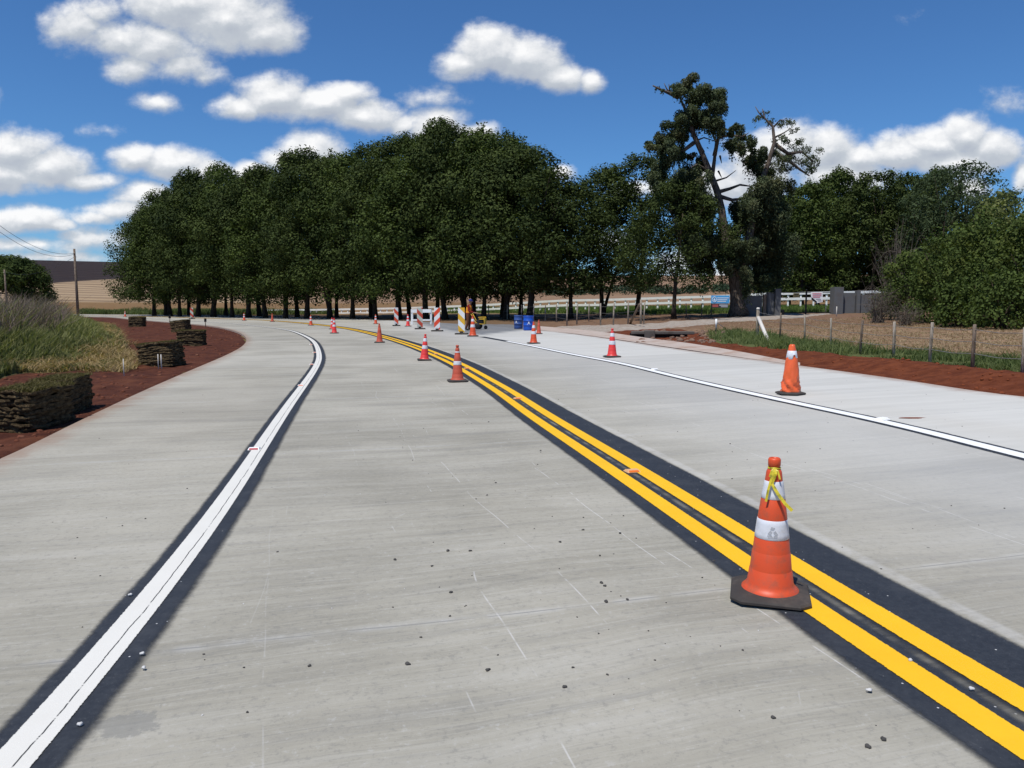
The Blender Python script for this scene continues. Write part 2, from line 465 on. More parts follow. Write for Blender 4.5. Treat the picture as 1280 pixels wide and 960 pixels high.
a_ = Vv[Ft[:, 0]]; b_ = Vv[Ft[:, 1]]; c_ = Vv[Ft[:, 2]]
flip = ((b_ - a_)[:, 0] * (c_ - a_)[:, 1] - (b_ - a_)[:, 1] * (c_ - a_)[:, 0]) < 0
Ft[flip] = Ft[flip][:, ::-1]
rr = np.concatenate([rline[::3], [rline[-1] + (rline[-1] - rline[-8]) * k for k in range(1, 30)]])
la_r = lat(X, Y, rr); la_l = lat(X, Y, lline[::3]); uo, us = lat(X, Y, yline[::2], s_y[::2])
# slab side faces along the boundary
nT = len(X)
bv = np.concatenate([bnd, bnd]); bz = G(bnd[:, 0], bnd[:, 1])
V = np.concatenate([np.stack([X, Y, Z], 1), np.stack([bnd[:, 0], bnd[:, 1], bz], 1), np.stack([bnd[:, 0], bnd[:, 1], bz - .25], 1)])
sidef = []
for i in range(nb_):
    j = (i + 1) % nb_; sidef += [(nT + i, nT + nb_ + i, nT + j), (nT + j, nT + nb_ + i, nT + nb_ + j)]
Ft = np.concatenate([Ft, np.array(sidef)])
pad = np.zeros(2 * nb_)
uv = np.concatenate([np.stack([uo, us], 1), np.zeros((2 * nb_, 2))])
me_road = np_mesh('road', V, Ft, attrs={'ra': np.concatenate([la_r, pad + 1]), 'la': np.concatenate([la_l, pad - 4]), 'patch': np.concatenate([1 - sstep(-.4, .4, poly_sd(X, Y, POLY['patch'])), pad]), 'edge': np.concatenate([-poly_sd(X, Y, road_poly), pad])}, uv=uv)

m_conc, N, b = new_mat('concrete', .88, .22)
v = N.obj(); u = N.uv(); ux = N.xyz(u)
wob = N.math('MULTIPLY', N.math('SUBTRACT', N.noise(u, .35, 2, .5), .5), .45)
vv = N.math('ADD', ux[1], wob)
tilt = N.math('MULTIPLY', ux[0], .06)
vv2 = N.math('SUBTRACT', vv, tilt)
st = N.comb(N.math('MULTIPLY', ux[0], .28), N.math('MULTIPLY', vv2, 3.2), 0)
streak = N.noise(st, 1.0, 8, .68)
st2 = N.comb(N.math('MULTIPLY', ux[0], .9), N.math('MULTIPLY', vv2, 16), 3)
streak2 = N.noise(st2, 1.0, 5, .6)
st3 = N.comb(N.math('MULTIPLY', ux[0], 2.2), N.math('MULTIPLY', vv2, 75), 7)
streak3 = N.noise(st3, 1.0, 4, .65); grain = N.noise(v, 24, 6, .75)
blot = N.noise(v, .5, 5, .55); fine = N.noise(v, 60, 4, .7); mid = N.noise(v, 7, 6, .65)
c = N.mix(N.maprange(blot, .35, .65), (.276, .257, .205), (.380, .355, .290))
c = N.mix(N.maprange(streak, .40, .72, 0, .45), c, (.44, .42, .365))
c = N.mix(N.maprange(streak, .50, .32, 0, .34), c, (.205, .202, .192))
c = N.mix(N.maprange(streak2, .50, .70, 0, .26), c, (.45, .43, .375))
c = N.mix(N.maprange(streak2, .46, .26, 0, .30), c, (.20, .198, .192))
c = N.mix(N.maprange(streak3, .52, .70, 0, .30), c, (.48, .46, .405))
c = N.mix(N.maprange(streak3, .46, .30, 0, .30), c, (.17, .168, .16))
c = N.mix(N.maprange(grain, .48, .33, 0, .38), c, (.17, .166, .155))
c = N.mix(N.maprange(grain, .56, .70, 0, .35), c, (.50, .49, .46))
c = N.mix(N.maprange(fine, .25, .45, .30, 0), c, (.13, .128, .12))
c = N.mix(N.maprange(mid, .56, .74, 0, .22), c, (.30, .28, .245))
# right shoulder is paler and fresher, left shoulder a little paler towards the edge
ra = N.attr('ra'); la_ = N.attr('la')
pal = N.mix(N.maprange(streak, .3, .7), (.47, .455, .395), (.63, .61, .54))
pal = N.mix(N.maprange(streak2, .5, .25, 0, .25), pal, (.33, .33, .32))
c = N.mix(N.maprange(ra, -.1, .1, 0, .85), c, pal)
c = N.mix(N.maprange(ra, -3.6, -.6, 0, .45), c, (.50, .50, .49))
c = N.mix(N.maprange(la_, -1.2, -4.2, 0, .38), c, (.50, .47, .40))
# slabs differ a little in tone, earth dust along the outer edges
wn_ = N.n('ShaderNodeTexWhiteNoise'); wn_.noise_dimensions = '2D'
N.set(wn_.inputs['Vector'], N.comb(N.math('FLOOR', N.math('DIVIDE', N.math('SUBTRACT', ux[1], N.math('MULTIPLY', ux[0], .05)), 4.6)), N.math('ADD', N.math('GREATER_THAN', la_, 0.0), N.math('MULTIPLY', N.math('GREATER_THAN', ux[0], 0.02), 3.0)), 0))
c = N.mix(N.maprange(wn_.outputs['Value'], .55, 1.0, 0, .15), c, (.16, .155, .14))
c = N.mix(N.maprange(wn_.outputs['Value'], .45, 0.0, 0, .15), c, (.58, .56, .50))
ed = N.math('ADD', N.attr('edge'), N.math('MULTIPLY', N.math('SUBTRACT', N.noise(v, 1.6, 6, .75), .5), .9))
c = N.mix(N.maprange(ed, .38, -.05, 0, .55), c, (.24, .12, .07))
# patch of darker tarmac where the side track joins
c = N.mix(N.attr('patch'), c, N.mix(mid, (.13, .135, .14), (.21, .215, .22)))
# tyre polish, warm brownish dusting in the middle lane
c = N.mix(N.maprange(N.noise(N.scale(u, (.5, .07, 1)), 1, 4, .6), .45, .7, 0, .16), c, (.43, .385, .31))
# transverse saw joints every 5 m, slightly wavering
jv = N.math('FRACT', N.math('DIVIDE', N.math('ADD', N.math('SUBTRACT', ux[1], N.math('MULTIPLY', ux[0], .05)), N.math('MULTIPLY', N.math('SUBTRACT', N.noise(u, 1.2, 3, .5), .5), .04)), 4.6))
jd = N.math('ABSOLUTE', N.math('SUBTRACT', jv, .5))
jb = N.maprange(N.noise(u, 3, 4, .6), .40, .58, .1, 1)
c = N.mix(N.math('MULTIPLY', N.maprange(jd, .0018, .0007), N.math('MULTIPLY', jb, .8)), c, (.12, .118, .11))
c = N.mix(N.math('MULTIPLY', N.maprange(jd, .012, .002), N.math('MULTIPLY', jb, .22)), c, (.62, .61, .58))
# pale scratches, sparse: long thin cells
def scratch(ang, off_, sc, th):
    mp = N.n('ShaderNodeMapping'); N.set(mp.inputs['Vector'], v); mp.inputs['Rotation'].default_value = (0, 0, ang); mp.inputs['Location'].default_value = off_
    q = N.xyz(mp.outputs[0])
    ln = N.math('ABSOLUTE', N.math('SUBTRACT', N.math('FRACT', N.math('ADD', N.math('MULTIPLY', q[0], sc), N.math('MULTIPLY', N.noise(N.scale(mp.outputs[0], (1, .5, 1)), .7, 2, .5), .28))), .5))
    k = N.noise(N.comb(N.math('FLOOR', N.math('MULTIPLY', q[0], sc)), N.math('MULTIPLY', q[1], .5), 5), 1.3, 5, .8)
    return N.math('MULTIPLY', N.maprange(ln, .0055 * sc, .001 * sc), N.maprange(k, th, th + .08))
sc1 = N.math('MULTIPLY', N.math('MAXIMUM', scratch(-.23, (3, 1, 0), .9, .51), N.math('MAXIMUM', N.math('MAXIMUM', scratch(-.29, (5, 2.3, 0), 1.3, .52), scratch(-.18, (0, 4, 0), .6, .52)), scratch(.45, (7, 2, 0), .35, .62))), N.maprange(sxx := ux[0], -3.6, -1.0))
c = N.mix(N.math('MULTIPLY', sc1, .5), c, (.66, .65, .63))
# small dark pits and specks
vo = N.n('ShaderNodeTexVoronoi'); vo.inputs['Scale'].default_value = 5.5; N.set(vo.inputs['Vector'], v)
pk = N.math('MULTIPLY', N.maprange(vo.outputs['Distance'], .07, .03), N.maprange(N.xyz(vo.outputs['Color'])[0], .86, .87))
c = N.mix(N.math('MULTIPLY', pk, .75), c, (.10, .098, .09))
# damp-looking stain by the left edge line
p0 = P(158, 905)
sd_ = N.vmath('LENGTH', N.scale(N.vmath('SUBTRACT', v, (p0.x, p0.y, 0)), (7.5, 9, 0)), out=1)
c = N.mix(N.maprange(N.math('ADD', sd_, N.math('MULTIPLY', N.math('SUBTRACT', N.noise(v, 14, 5, .7), .5), 2.4)), 1.0, .7, 0, .5), c, (.17, .17, .16))
# pale ridge beside the centre line
c = N.mix(N.math('MULTIPLY', N.maprange(N.math('ABSOLUTE', N.math('SUBTRACT', ux[0], .56)), .06, .02, 0, .28), N.maprange(mid, .3, .6)), c, (.60, .59, .57))
N.set(b.inputs['Base Color'], c)
h = N.math('ADD', N.math('MULTIPLY', streak2, .5), N.math('MULTIPLY', fine, .5))
N.set(b.inputs['Normal'], N.bump(h, .35, .006))
road = tag(obj('road', me_road, m_conc), kind='structure')

# painted markings: black base coat with sprayed soft edges, then white / yellow lines
def black_mat(name, a, b_, softA, softB, inner_gap=None):
    m, N, b = new_mat(name, .62, .28)
    u = N.uv(); x = N.xyz(u)[0]; v = N.obj()
    n = N.noise(v, 38, 5, .7); nl = N.noise(v, 2.2, 4, .6); nf = N.noise(v, 160, 2, .5)
    w = N.math('ADD', N.math('MULTIPLY', N.math('SUBTRACT', n, .5), .030), N.math('MULTIPLY', N.math('SUBTRACT', nl, .5), .035))
    xx = N.math('ADD', x, w)
    al = N.math('MULTIPLY', N.maprange(xx, a, a + softA), N.maprange(xx, b_, b_ - softB))
    # dust specks
    al = N.math('MULTIPLY', al, N.maprange(n, .80, .70, .35, 1))
    if inner_gap:
        g0, gw = inner_gap
        d = N.math('ABSOLUTE', N.math('SUBTRACT', N.math('ADD', x, N.math('MULTIPLY', w, .3)), g0))
        al = N.math('MULTIPLY', al, N.math('SUBTRACT', 1, N.math('MULTIPLY', N.maprange(d, gw, gw * .1), N.maprange(N.noise(N.comb(0, N.xyz(u)[1], 2), 2.5, 6, .75), .35, .62, .15, .7))))
    c = N.mix(N.maprange(n, .3, .7), (.022, .025, .031), (.034, .038, .045))
    c = N.mix(N.maprange(N.noise(v, 5, 5, .6), .45, .75, 0, .35), c, (.065, .068, .073))
    c = N.mix(N.maprange(nf, .66, .78, 0, .5), c, (.18, .18, .18))
    vo = N.n('ShaderNodeTexVoronoi'); vo.inputs['Scale'].default_value = 24; N.set(vo.inputs['Vector'], v)
    c = N.mix(N.math('MULTIPLY', N.maprange(vo.outputs['Distance'], .13, .07), N.maprange(N.xyz(vo.outputs['Color'])[0], .88, .89)), c, (.55, .54, .52))
    c = N.mix(N.maprange(N.noise(v, 18, 6, .8), .58, .72, 0, .32), c, (.15, .15, .15))
    N.set(b.inputs['Base Color'], c)
    tr = N.n('ShaderNodeBsdfTransparent'); mx = N.n('ShaderNodeMixShader')
    N.set(mx.inputs[0], al); N.nt.links.new(tr.outputs[0], mx.inputs[1]); N.nt.links.new(b.outputs[0], mx.inputs[2])
    out = N.nt.nodes['Material Output']; N.nt.links.new(mx.outputs[0], out.inputs[0])
    return m
def paint_mat(name, c1, c2, wid, crack=None, worn=.35):
    m, N, b = new_mat(name, .6, .25)
    v = N.obj(); x = N.xyz(N.uv())
    n = N.noise(v, 55, 5, .7); n2_ = N.noise(v, 3, 5, .65)
    c = N.mix(n2_, c1, c2)
    c = N.mix(N.maprange(N.noise(N.scale(v, (1, 1, 1)), 12, 6, .75), .60, .78, 0, worn), c, [q * .55 for q in c1])
    al = N.maprange(N.math('ADD', N.math('ABSOLUTE', x[0] if wid is None else N.math('SUBTRACT', x[0], wid[0])), N.math('MULTIPLY', N.math('SUBTRACT', n, .5), .016)), wid[1], wid[1] - .004)
    if crack is not None:
        k = N.math('ADD', N.math('SUBTRACT', x[0], crack), N.math('MULTIPLY', N.math('SUBTRACT', N.noise(N.comb(0, x[1], 0), 1.6, 5, .7), .5), .035))
        kk = N.math('ABSOLUTE', k)
        brk = N.maprange(N.noise(N.comb(0, x[1], 4), 3.4, 6, .8), .40, .48)
        c = N.mix(N.math('MULTIPLY', N.maprange(kk, .0045, .0015), brk), c, (.03, .03, .03))
    N.set(b.inputs['Base Color'], c)
    tr = N.n('ShaderNodeBsdfTransparent'); mx = N.n('ShaderNodeMixShader')
    N.set(mx.inputs[0], al); N.nt.links.new(tr.outputs[0], mx.inputs[1]); N.nt.links.new(b.outputs[0], mx.inputs[2])
    N.nt.links.new(mx.outputs[0], N.nt.nodes['Material Output'].inputs[0])
    N.set(b.inputs['Normal'], N.bump(n, .25, .003))
    return m
def marking(name, me, mat, label): return tag(obj(name, me, mat), kind='structure')
marking('road_marking', strip_mesh('rm', lline, s_l, -.19, .25, .004, 3), black_mat('black_coat_left', -.168, .212, .045, .07), '')
marking('road_marking', strip_mesh('rm', lline, s_l, -.083, .083, .008, 3), paint_mat('white_paint_worn', (.64, .615, .55), (.72, .70, .64), (0, .078), crack=.018), '')
marking('road_marking', strip_mesh('rm', yline, s_y, -.40, .58, .004, 3), black_mat('black_coat_centre', -.345, .51, .06, .045, inner_gap=(.018, .045)), '')
YW = .072
marking('road_marking', strip_mesh('rm', yline, s_y, -.125 - .08, -.125 + .08, .008, 3), paint_mat('yellow_paint_near', (.76, .40, .010), (.88, .52, .016), (-.125, YW), worn=.28), '')
marking('road_marking', strip_mesh('rm', yline, s_y, .125 - .08, .125 + .08, .008, 3), paint_mat('yellow_paint_far', (.76, .40, .010), (.88, .52, .016), (.125, YW), worn=.28), '')
iw = np.argmin(np.linalg.norm(rline - np.array(P(633, 426.6)[:2]), axis=1))
marking('road_marking', strip_mesh('rm', rline, s_r, -.17, .19, .004, 3), black_mat('black_coat_right', -.15, .165, .02, .02), '')
marking('road_marking', strip_mesh('rm', rline, s_r, -.095, .095, .008, 3, s1=s_r[iw]), paint_mat('white_paint_new', (.78, .78, .76), (.85, .85, .83), (0, .086), worn=.1), '')

# pale concrete gutter beside the slab where the side track meets
gp_lo = [(672, 412.2), (722, 417.6), (769, 424), (816, 431), (860, 437.3), (900, 443), (935, 448), (975, 453.5), (1000, 456.6)]
gp_up = [(672, 408.5), (722, 412.5), (769, 418), (816, 425), (860, 430.5), (900, 437), (935, 443.5), (975, 451.5), (1000, 456)]
lo = [P(*p) for p in gp_lo]; up = [P(*p) for p in gp_up]
bm = bmesh.new(); rows = []
for a, c_ in zip(lo, up):
    q = [a.lerp(c_, t) for t in (0.02, .3, .7, 1)]
    hs = (.0, .012, .03, .05)
    rows.append([bm.verts.new((p.x, p.y, float(G(p.x, p.y)) + hz)) for p, hz in zip(q, hs)] + [bm.verts.new((q[-1].x, q[-1].y + .01, float(G(q[-1].x, q[-1].y)) - .15))])
for i in range(len(rows) - 1):
    for k in range(4): bm.faces.new((rows[i][k], rows[i + 1][k], rows[i + 1][k + 1], rows[i][k + 1]))
m_gut = flat_mat('dusty_concrete', (.43, .36, .31), .9, .1, .2, 3, (.30, .17, .11), .6, 1.3, .4)
tag(bm_obj('gutter', bm, m_gut), kind='structure')
# soil streak lying on the tarmac patch edge

# ------------------------------------------------------------------ SKY, SUN, CAMERA
w = bpy.data.worlds.new("World"); scn.world = w; w.use_nodes = True
N = NT(w.node_tree); bg = w.node_tree.nodes['Background']; BGS = .1
SUN_EL, SUN_ROT = math.radians(66), math.radians(-140)       # high, from the left and behind
sky = N.n('ShaderNodeTexSky'); sky.sky_type = 'NISHITA'; sky.sun_disc = False
sky.sun_elevation = SUN_EL; sky.sun_rotation = SUN_ROT; sky.altitude = 900; sky.air_density = 1.0; sky.dust_density = .35; sky.ozone_density = 2.2
gen = N.n('ShaderNodeTexCoord').outputs['Generated']
blobs = [  # (u, v, ru, rv, strength) cloud puffs, as seen from the road
 (285, 22, 88, 40, 1), (225, 5, 75, 30, 1), (330, 40, 50, 26, 1), (95, 28, 42, 26, .8), (150, 48, 62, 26, .75), (120, 15, 40, 20, .7),
 (168, 85, 44, 22, .72), (225, 82, 42, 24, .7), (200, 62, 60, 28, .8), (255, 95, 30, 14, .45), (197, 128, 36, 14, .5), (138, 165, 26, 10, .30),
 (345, 118, 52, 28, 1), (300, 132, 40, 18, .9), (405, 128, 62, 26, 1), (455, 145, 62, 22, .95), (505, 153, 40, 14, .7), (430, 118, 40, 18, .8),
 (612, 66, 56, 32, 1), (655, 76, 62, 32, 1), (700, 96, 46, 20, .85), (738, 99, 22, 17, .8), (580, 78, 40, 20, .9), (535, 121, 44, 16, .48), (545, 156, 46, 24, 1), (590, 165, 40, 16, .9),
 (388, 188, 46, 26, 1), (350, 200, 34, 18, .7), (168, 198, 40, 20, .95), (215, 205, 58, 22, 1), (255, 213, 50, 18, .95), (310, 213, 38, 14, .95),
 (15, 190, 56, 32, 1), (62, 210, 62, 28, 1), (100, 226, 56, 14, .8), (-10, 220, 80, 26, 1), (182, 246, 44, 20, .95), (160, 265, 62, 18, .8), (125, 274, 50, 12, .6),
 (28, 276, 66, 20, .95), (70, 280, 30, 12, .7), (40, 308, 120, 14, .55), (120, 300, 90, 20, .5), (60, 322, 140, 10, .5),
 (984, 186, 50, 32, 1), (1035, 188, 46, 30, 1), (1075, 196, 50, 22, .95), (1060, 216, 90, 28, .9), (950, 212, 60, 42, .95), (1130, 192, 70, 24, 1), (1165, 180, 50, 24, 1), (1208, 168, 46, 26, 1), (1242, 184, 38, 26, 1), (1190, 202, 80, 18, .9),
 (1215, 236, 30, 15, .85), (1282, 222, 22, 24, .9), (1262, 130, 44, 13, .2), (900, 235, 60, 30, .8), (700, 215, 22, 12, .7), (800, 235, 40, 14, .7), (1130, 16, 30, 7, .10), (850, 330, 60, 26, .5), (900, 345, 70, 16, .5),
 (760, 300, 80, 16, .4), (1330, 200, 60, 30, .9), (1400, 120, 70, 30, 1), (-90, 120, 80, 34, 1), (-160, 250, 90, 24, .9), (-60, 20, 40, 20, .8)]
grp = bpy.data.node_groups.new('CloudField', 'ShaderNodeTree')
grp.interface.new_socket('P', in_out='INPUT', socket_type='NodeSocketVector'); grp.interface.new_socket('D', in_out='OUTPUT', socket_type='NodeSocketFloat')
g = NT(grp); gi = g.n('NodeGroupInput'); go = g.n('NodeGroupOutput')
Pv = gi.outputs[0]
wn = g.n('ShaderNodeTexNoise'); g.set(wn.inputs['Vector'], Pv); wn.inputs['Scale'].default_value = 14; wn.inputs['Detail'].default_value = 3
warp = g.vmath('MULTIPLY', g.vmath('SUBTRACT', wn.outputs['Color'], (.5, .5, .5)), (.028, .018, 0))
Pw = g.vmath('ADD', Pv, warp)
val = None
for (u_, v_, ru, rv, st_) in blobs:
    d = rdir(u_, v_); ca, cb = d[0] / d[1], d[2] / d[1]
    q = g.vmath('MULTIPLY', g.vmath('SUBTRACT', Pw, (ca, cb, 0)), (FPX / ru / 1.18, FPX / rv / 1.22, 0))
    ln = g.vmath('LENGTH', q, out=1)
    f = g.math('MULTIPLY_ADD', ln, -st_, st_)
    val = f if val is None else g.math('MAXIMUM', val, f)
nA = g.noise(g.scale(Pv, (1, 1.35, 1)), 15, 9, .62); nB = g.noise(g.scale(Pv, (1, 1.3, 1)), 42, 5, .6)
val = g.math('ADD', val, g.math('MULTIPLY', g.math('SUBTRACT', nA, .5), 1.05))
val = g.math('ADD', val, g.math('MULTIPLY', g.math('SUBTRACT', nB, .5), .20))
grp.links.new(val, go.inputs[0])
gx = N.xyz(gen); yy = N.math('MAXIMUM', gx[1], .02)
pv = N.comb(N.math('DIVIDE', gx[0], yy), N.math('DIVIDE', gx[2], yy), 0)
def field(vec):
    nd = N.n('ShaderNodeGroup'); nd.node_tree = grp; N.set(nd.inputs[0], vec); return nd.outputs[0]
d0 = field(pv); d1 = field(N.vmath('ADD', pv, (-.004, .013, 0)))
front = N.maprange(gx[1], .15, .3)
alpha = N.math('MULTIPLY', N.maprange(d0, .02, .52), front)
lit = N.math('MULTIPLY_ADD', N.math('SUBTRACT', d0, d1), 1.1, .48)
lit = N.math('ADD', lit, N.math('MULTIPLY', N.math('SUBTRACT', N.noise(pv, 30, 5, .6), .5), .25), clamp=True)
cc = N.ramp(lit, [(0.0, (.44, .48, .55)), (.42, (.53, .57, .62)), (.68, (.73, .75, .78)), (.95, (.95, .95, .95))])
cc = N.mix(1.0, cc, (1 / BGS, 1 / BGS, 1 / BGS), 'MULTIPLY')
skc = N.mix(1.0, sky.outputs[0], (.43, .74, 1.06), 'MULTIPLY')
# thin pale veil of vapour low over the horizon
el = N.math('DIVIDE', gx[2], N.math('MAXIMUM', N.math('SQRT', N.math('ADD', N.math('MULTIPLY', gx[0], gx[0]), N.math('MULTIPLY', gx[1], gx[1]))), .01))
col = N.mix(N.math('MULTIPLY', alpha, .97), skc, cc)
bg2 = N.n('ShaderNodeBackground'); N.set(bg2.inputs[0], col); bg2.inputs[1].default_value = BGS
N.set(bg.inputs[0], skc); bg.inputs[1].default_value = BGS
reg = N.math('MULTIPLY', N.math('GREATER_THAN', gx[1], .3), N.math('MULTIPLY', N.math('LESS_THAN', gx[2], .6), N.math('GREATER_THAN', gx[2], -.05)))
mxs = N.n('ShaderNodeMixShader'); N.set(mxs.inputs[0], reg); N.nt.links.new(bg.outputs[0], mxs.inputs[1]); N.nt.links.new(bg2.outputs[0], mxs.inputs[2])
N.nt.links.new(mxs.outputs[0], w.node_tree.nodes['World Output'].inputs[0])
w.cycles.sampling_method = 'MANUAL'; w.cycles.sample_map_resolution = 256

sd = bpy.data.lights.new('sun', 'SUN'); sd.energy = 4.1; sd.angle = math.radians(.53); sd.color = (1.0, .965, .91)
so = link(bpy.data.objects.new('sun', sd))
sv = Vector((math.sin(SUN_ROT) * math.cos(SUN_EL), math.cos(SUN_ROT) * math.cos(SUN_EL), math.sin(SUN_EL)))
so.rotation_euler = sv.to_track_quat('Z', 'Y').to_euler()

cam = bpy.data.cameras.new('camera'); cam.sensor_width = 36; cam.lens = 27; cam.clip_end = 8000; cam.clip_start = .05
co = link(bpy.data.objects.new('camera', cam)); co.location = (0, 0, CAMZ); co.rotation_euler = (PI / 2 - PITCH, 0, 0)
scn.camera = co
scn.render.resolution_x = 1024; scn.render.resolution_y = 768
scn.view_settings.view_transform = 'Standard'; scn.view_settings.look = 'None'; scn.view_settings.exposure = .07; scn.view_settings.gamma = 1

# ------------------------------------------------------------------ FOLIAGE
def leaf_mat(name, dark, light, transl=.25, hue=None):
    m, N, b = new_mat(name, .8, .12)
    a = N.attr('tone'); v = N.obj()
    c = N.mix(a, dark, light)
    if hue: c = N.mix(N.maprange(N.noise(v, .55, 3, .5), .5, .7, 0, .6), c, hue)
    N.set(b.inputs['Base Color'], c)
    tl = N.n('ShaderNodeBsdfTranslucent'); N.set(tl.inputs[0], N.mix(1.0, c, (1.1, 1.25, .5), 'MULTIPLY'))
    mx = N.n('ShaderNodeMixShader'); mx.inputs[0].default_value = transl
    N.nt.links.new(b.outputs[0], mx.inputs[1]); N.nt.links.new(tl.outputs[0], mx.inputs[2]); N.nt.links.new(mx.outputs[0], N.nt.nodes['Material Output'].inputs[0])
    return m
M_leaf = leaf_mat('leaves_dark', (.013, .024, .006), (.078, .102, .027), .15)
M_leaf2 = leaf_mat('leaves_mid', (.019, .034, .008), (.098, .130, .032), .19)
M_leaf3 = leaf_mat('leaves_grey_green', (.028, .045, .022), (.085, .115, .05), .2)
M_cedar = leaf_mat('needles', (.030, .046, .022), (.14, .165, .080), .18, (.125, .115, .055))
M_shrub = leaf_mat('leaves_shrub', (.030, .048, .012), (.105, .145, .036), .22, (.12, .135, .03))
M_bamboo = leaf_mat('leaves_bamboo', (.10, .12, .04), (.22, .24, .09), .3)
M_hedge = leaf_mat('leaves_distant', (.022, .042, .026), (.05, .08, .04), .1)
def bark_mat(name, a, c2):
    m, N, b = new_mat(name, .95, .1)
    v = N.obj(); n = N.noise(N.scale(v, (6, 6, 1.2)), 2.2, 7, .7)
    N.set(b.inputs['Base Color'], N.mix(N.maprange(n, .35, .65), a, c2)); N.set(b.inputs['Normal'], N.bump(n, .9, .05)); return m
M_bark = bark_mat('bark_dark', (.030, .022, .016), (.085, .066, .05))
M_bark2 = bark_mat('bark_grey', (.050, .038, .030), (.21, .17, .135))
M_twig = bark_mat('bark_twig', (.09, .072, .055), (.22, .185, .15))

def leaf_quads(C, Nrm, size, rg, asp=.62, droop=0.0):
    n = len(C)
    r = rg.normal(size=(n, 3)); r /= np.linalg.norm(r, axis=1)[:, None]
    if droop > 0:
        r = r * (1 - droop) + np.array([0, 0, -1.0]) * droop
    t = r - Nrm * np.sum(r * Nrm, axis=1)[:, None]; t /= np.maximum(np.linalg.norm(t, axis=1), 1e-6)[:, None]
    bt = np.cross(Nrm, t)
    s = size * rg.uniform(.6, 1.35, n)[:, None]
    w_ = s * asp * .5; l_ = s * .5
    V = np.stack([C - t * l_, C + bt * w_ - t * l_ * .1, C + t * l_, C - bt * w_ - t * l_ * .1], 1).reshape(-1, 3)
    F = np.arange(4 * n).reshape(n, 4)
    return V, F
def clump_leaves(centers, radii, n_per, size, rg, flat=.85, droop=0.0, outb=.74, tone_c=None, shell=.45):
    Cs, Ns, tn = [], [], []
    for i, (c, r) in enumerate(zip(centers, radii)):
        n = int(n_per * (r ** 2))
        d = rg.normal(size=(n, 3)); d /= np.linalg.norm(d, axis=1)[:, None]
        # lumpy radius
        rad = r * (shell + (1 - shell) * rg.random(n) ** .55) * (1 + .25 * np.sin(d[:, 0] * 5 + i) * np.cos(d[:, 1] * 4.3 + d[:, 2] * 5.1 + i * 1.7))
        p = d * rad[:, None]; p[:, 2] *= flat
        if droop: p[:, 2] -= droop * r * np.abs(rg.normal(size=n)) * .5
        rn = rg.normal(size=(n, 3)); rn /= np.linalg.norm(rn, axis=1)[:, None]
        nn = d * outb + rn * (1 - outb) + np.array([0, 0, .18]); nn /= np.linalg.norm(nn, axis=1)[:, None]
        Cs.append(c + p); Ns.append(nn)
        tc = rg.random() if tone_c is None else tone_c[i]
        tn.append(np.clip(tc * .68 + rg.random(n) * .32, 0, 1))
    C = np.concatenate(Cs); Nn = np.concatenate(Ns); tone = np.concatenate(tn)
    V, F = leaf_quads(C, Nn, size, rg, droop=min(.8, droop))
    return V, F, np.repeat(tone, 4)
def crown_mesh(name, seed, R, H, z0, nclump=120, cr=(.55, 1.15), n_per=95, size=.26, prof=None, flat=.9):
    rg = np.random.default_rng(seed)
    prof = prof or (lambda t: np.interp(t, [0, .12, .35, .6, .82, 1.0], [.80, 1.0, 1.04, .9, .62, .18]))
    cs, rs = [], []
    a0 = rg.random() * 6
    for k in range(nclump):
        t = rg.random() ** .85; th = rg.random() * 2 * PI
        lob = 1 + .16 * math.sin(3 * th + a0) + .10 * math.sin(5 * th + 2 * a0 + 5 * t)
        rr_ = R * float(prof(t)) * lob * (.45 + .55 * rg.random() ** .35)
        r = rg.uniform(*cr) * (.8 if t > .85 else 1)
        z = z0 + r * .6 + t * (H - z0 - r)
        cs.append((rr_ * math.cos(th), rr_ * math.sin(th), z)); rs.append(r)
    for k in range(7):          # leafy shoots that break the top outline
        th = rg.random() * 2 * PI; f = rg.random() * .75; zt = z0 + (H - z0) * float(np.interp(f, [0, .4, .75], [1.0, .93, .78]))
        for q in range(3): cs.append((R * f * math.cos(th) + rg.normal(0, .1), R * f * math.sin(th) + rg.normal(0, .1), zt + .38 * q - .3)); rs.append(.52 - .13 * q)
    V, F, tone = clump_leaves(np.array(cs), rs, n_per, size, rg, flat)
    # loose stray sprays for an uneven outline
    return np_mesh(name, V, F, attrs={'tone': tone}), cs
def trunk_mesh(name, seed, H, z0, r0, lean=.3, nb=6, crown=None, fork=False):
    rg = np.random.default_rng(seed + 100); bm = bmesh.new()
    lx, ly = rg.normal(0, lean), rg.normal(0, lean)
    def stem(dx, dy, top, r_, off=0.0):
        pts_, rad = [], []
        for i in range(9):
            t = i / 8; pts_.append((dx * t ** 1.3 + .10 * math.sin(4 * t + seed) + off, dy * t + .08 * math.cos(5 * t + seed), top * t - .15)); rad.append(r_ * (1 - .75 * t) * (1.45 if i == 0 else 1))
        tube(bm, pts_, rad, 9); return pts_
    m_ = stem(lx * 2, ly * 2, H * .78, r0)
    if fork: stem(-lx * 3 + rg.choice([-1, 1]) * .9, ly, H * .55, r0 * .75, .08)
    if crown is not None:
        idx = rg.choice(len(crown), min(nb, len(crown)), replace=False)
        for j in idx:
            c = crown[j]; k = int(np.clip(c[2] / (H * .78) * 8 - 2.5, 2, 6)); s_ = Vector(m_[k]); e = Vector(c)
            mid_ = s_.lerp(e, .5) + Vector((0, 0, -.25))
            tube(bm, [s_, mid_, e], [r0 * .32, r0 * .2, r0 * .06], 6)
    me = bpy.data.meshes.new(name); bm.to_mesh(me); bm.free(); return me

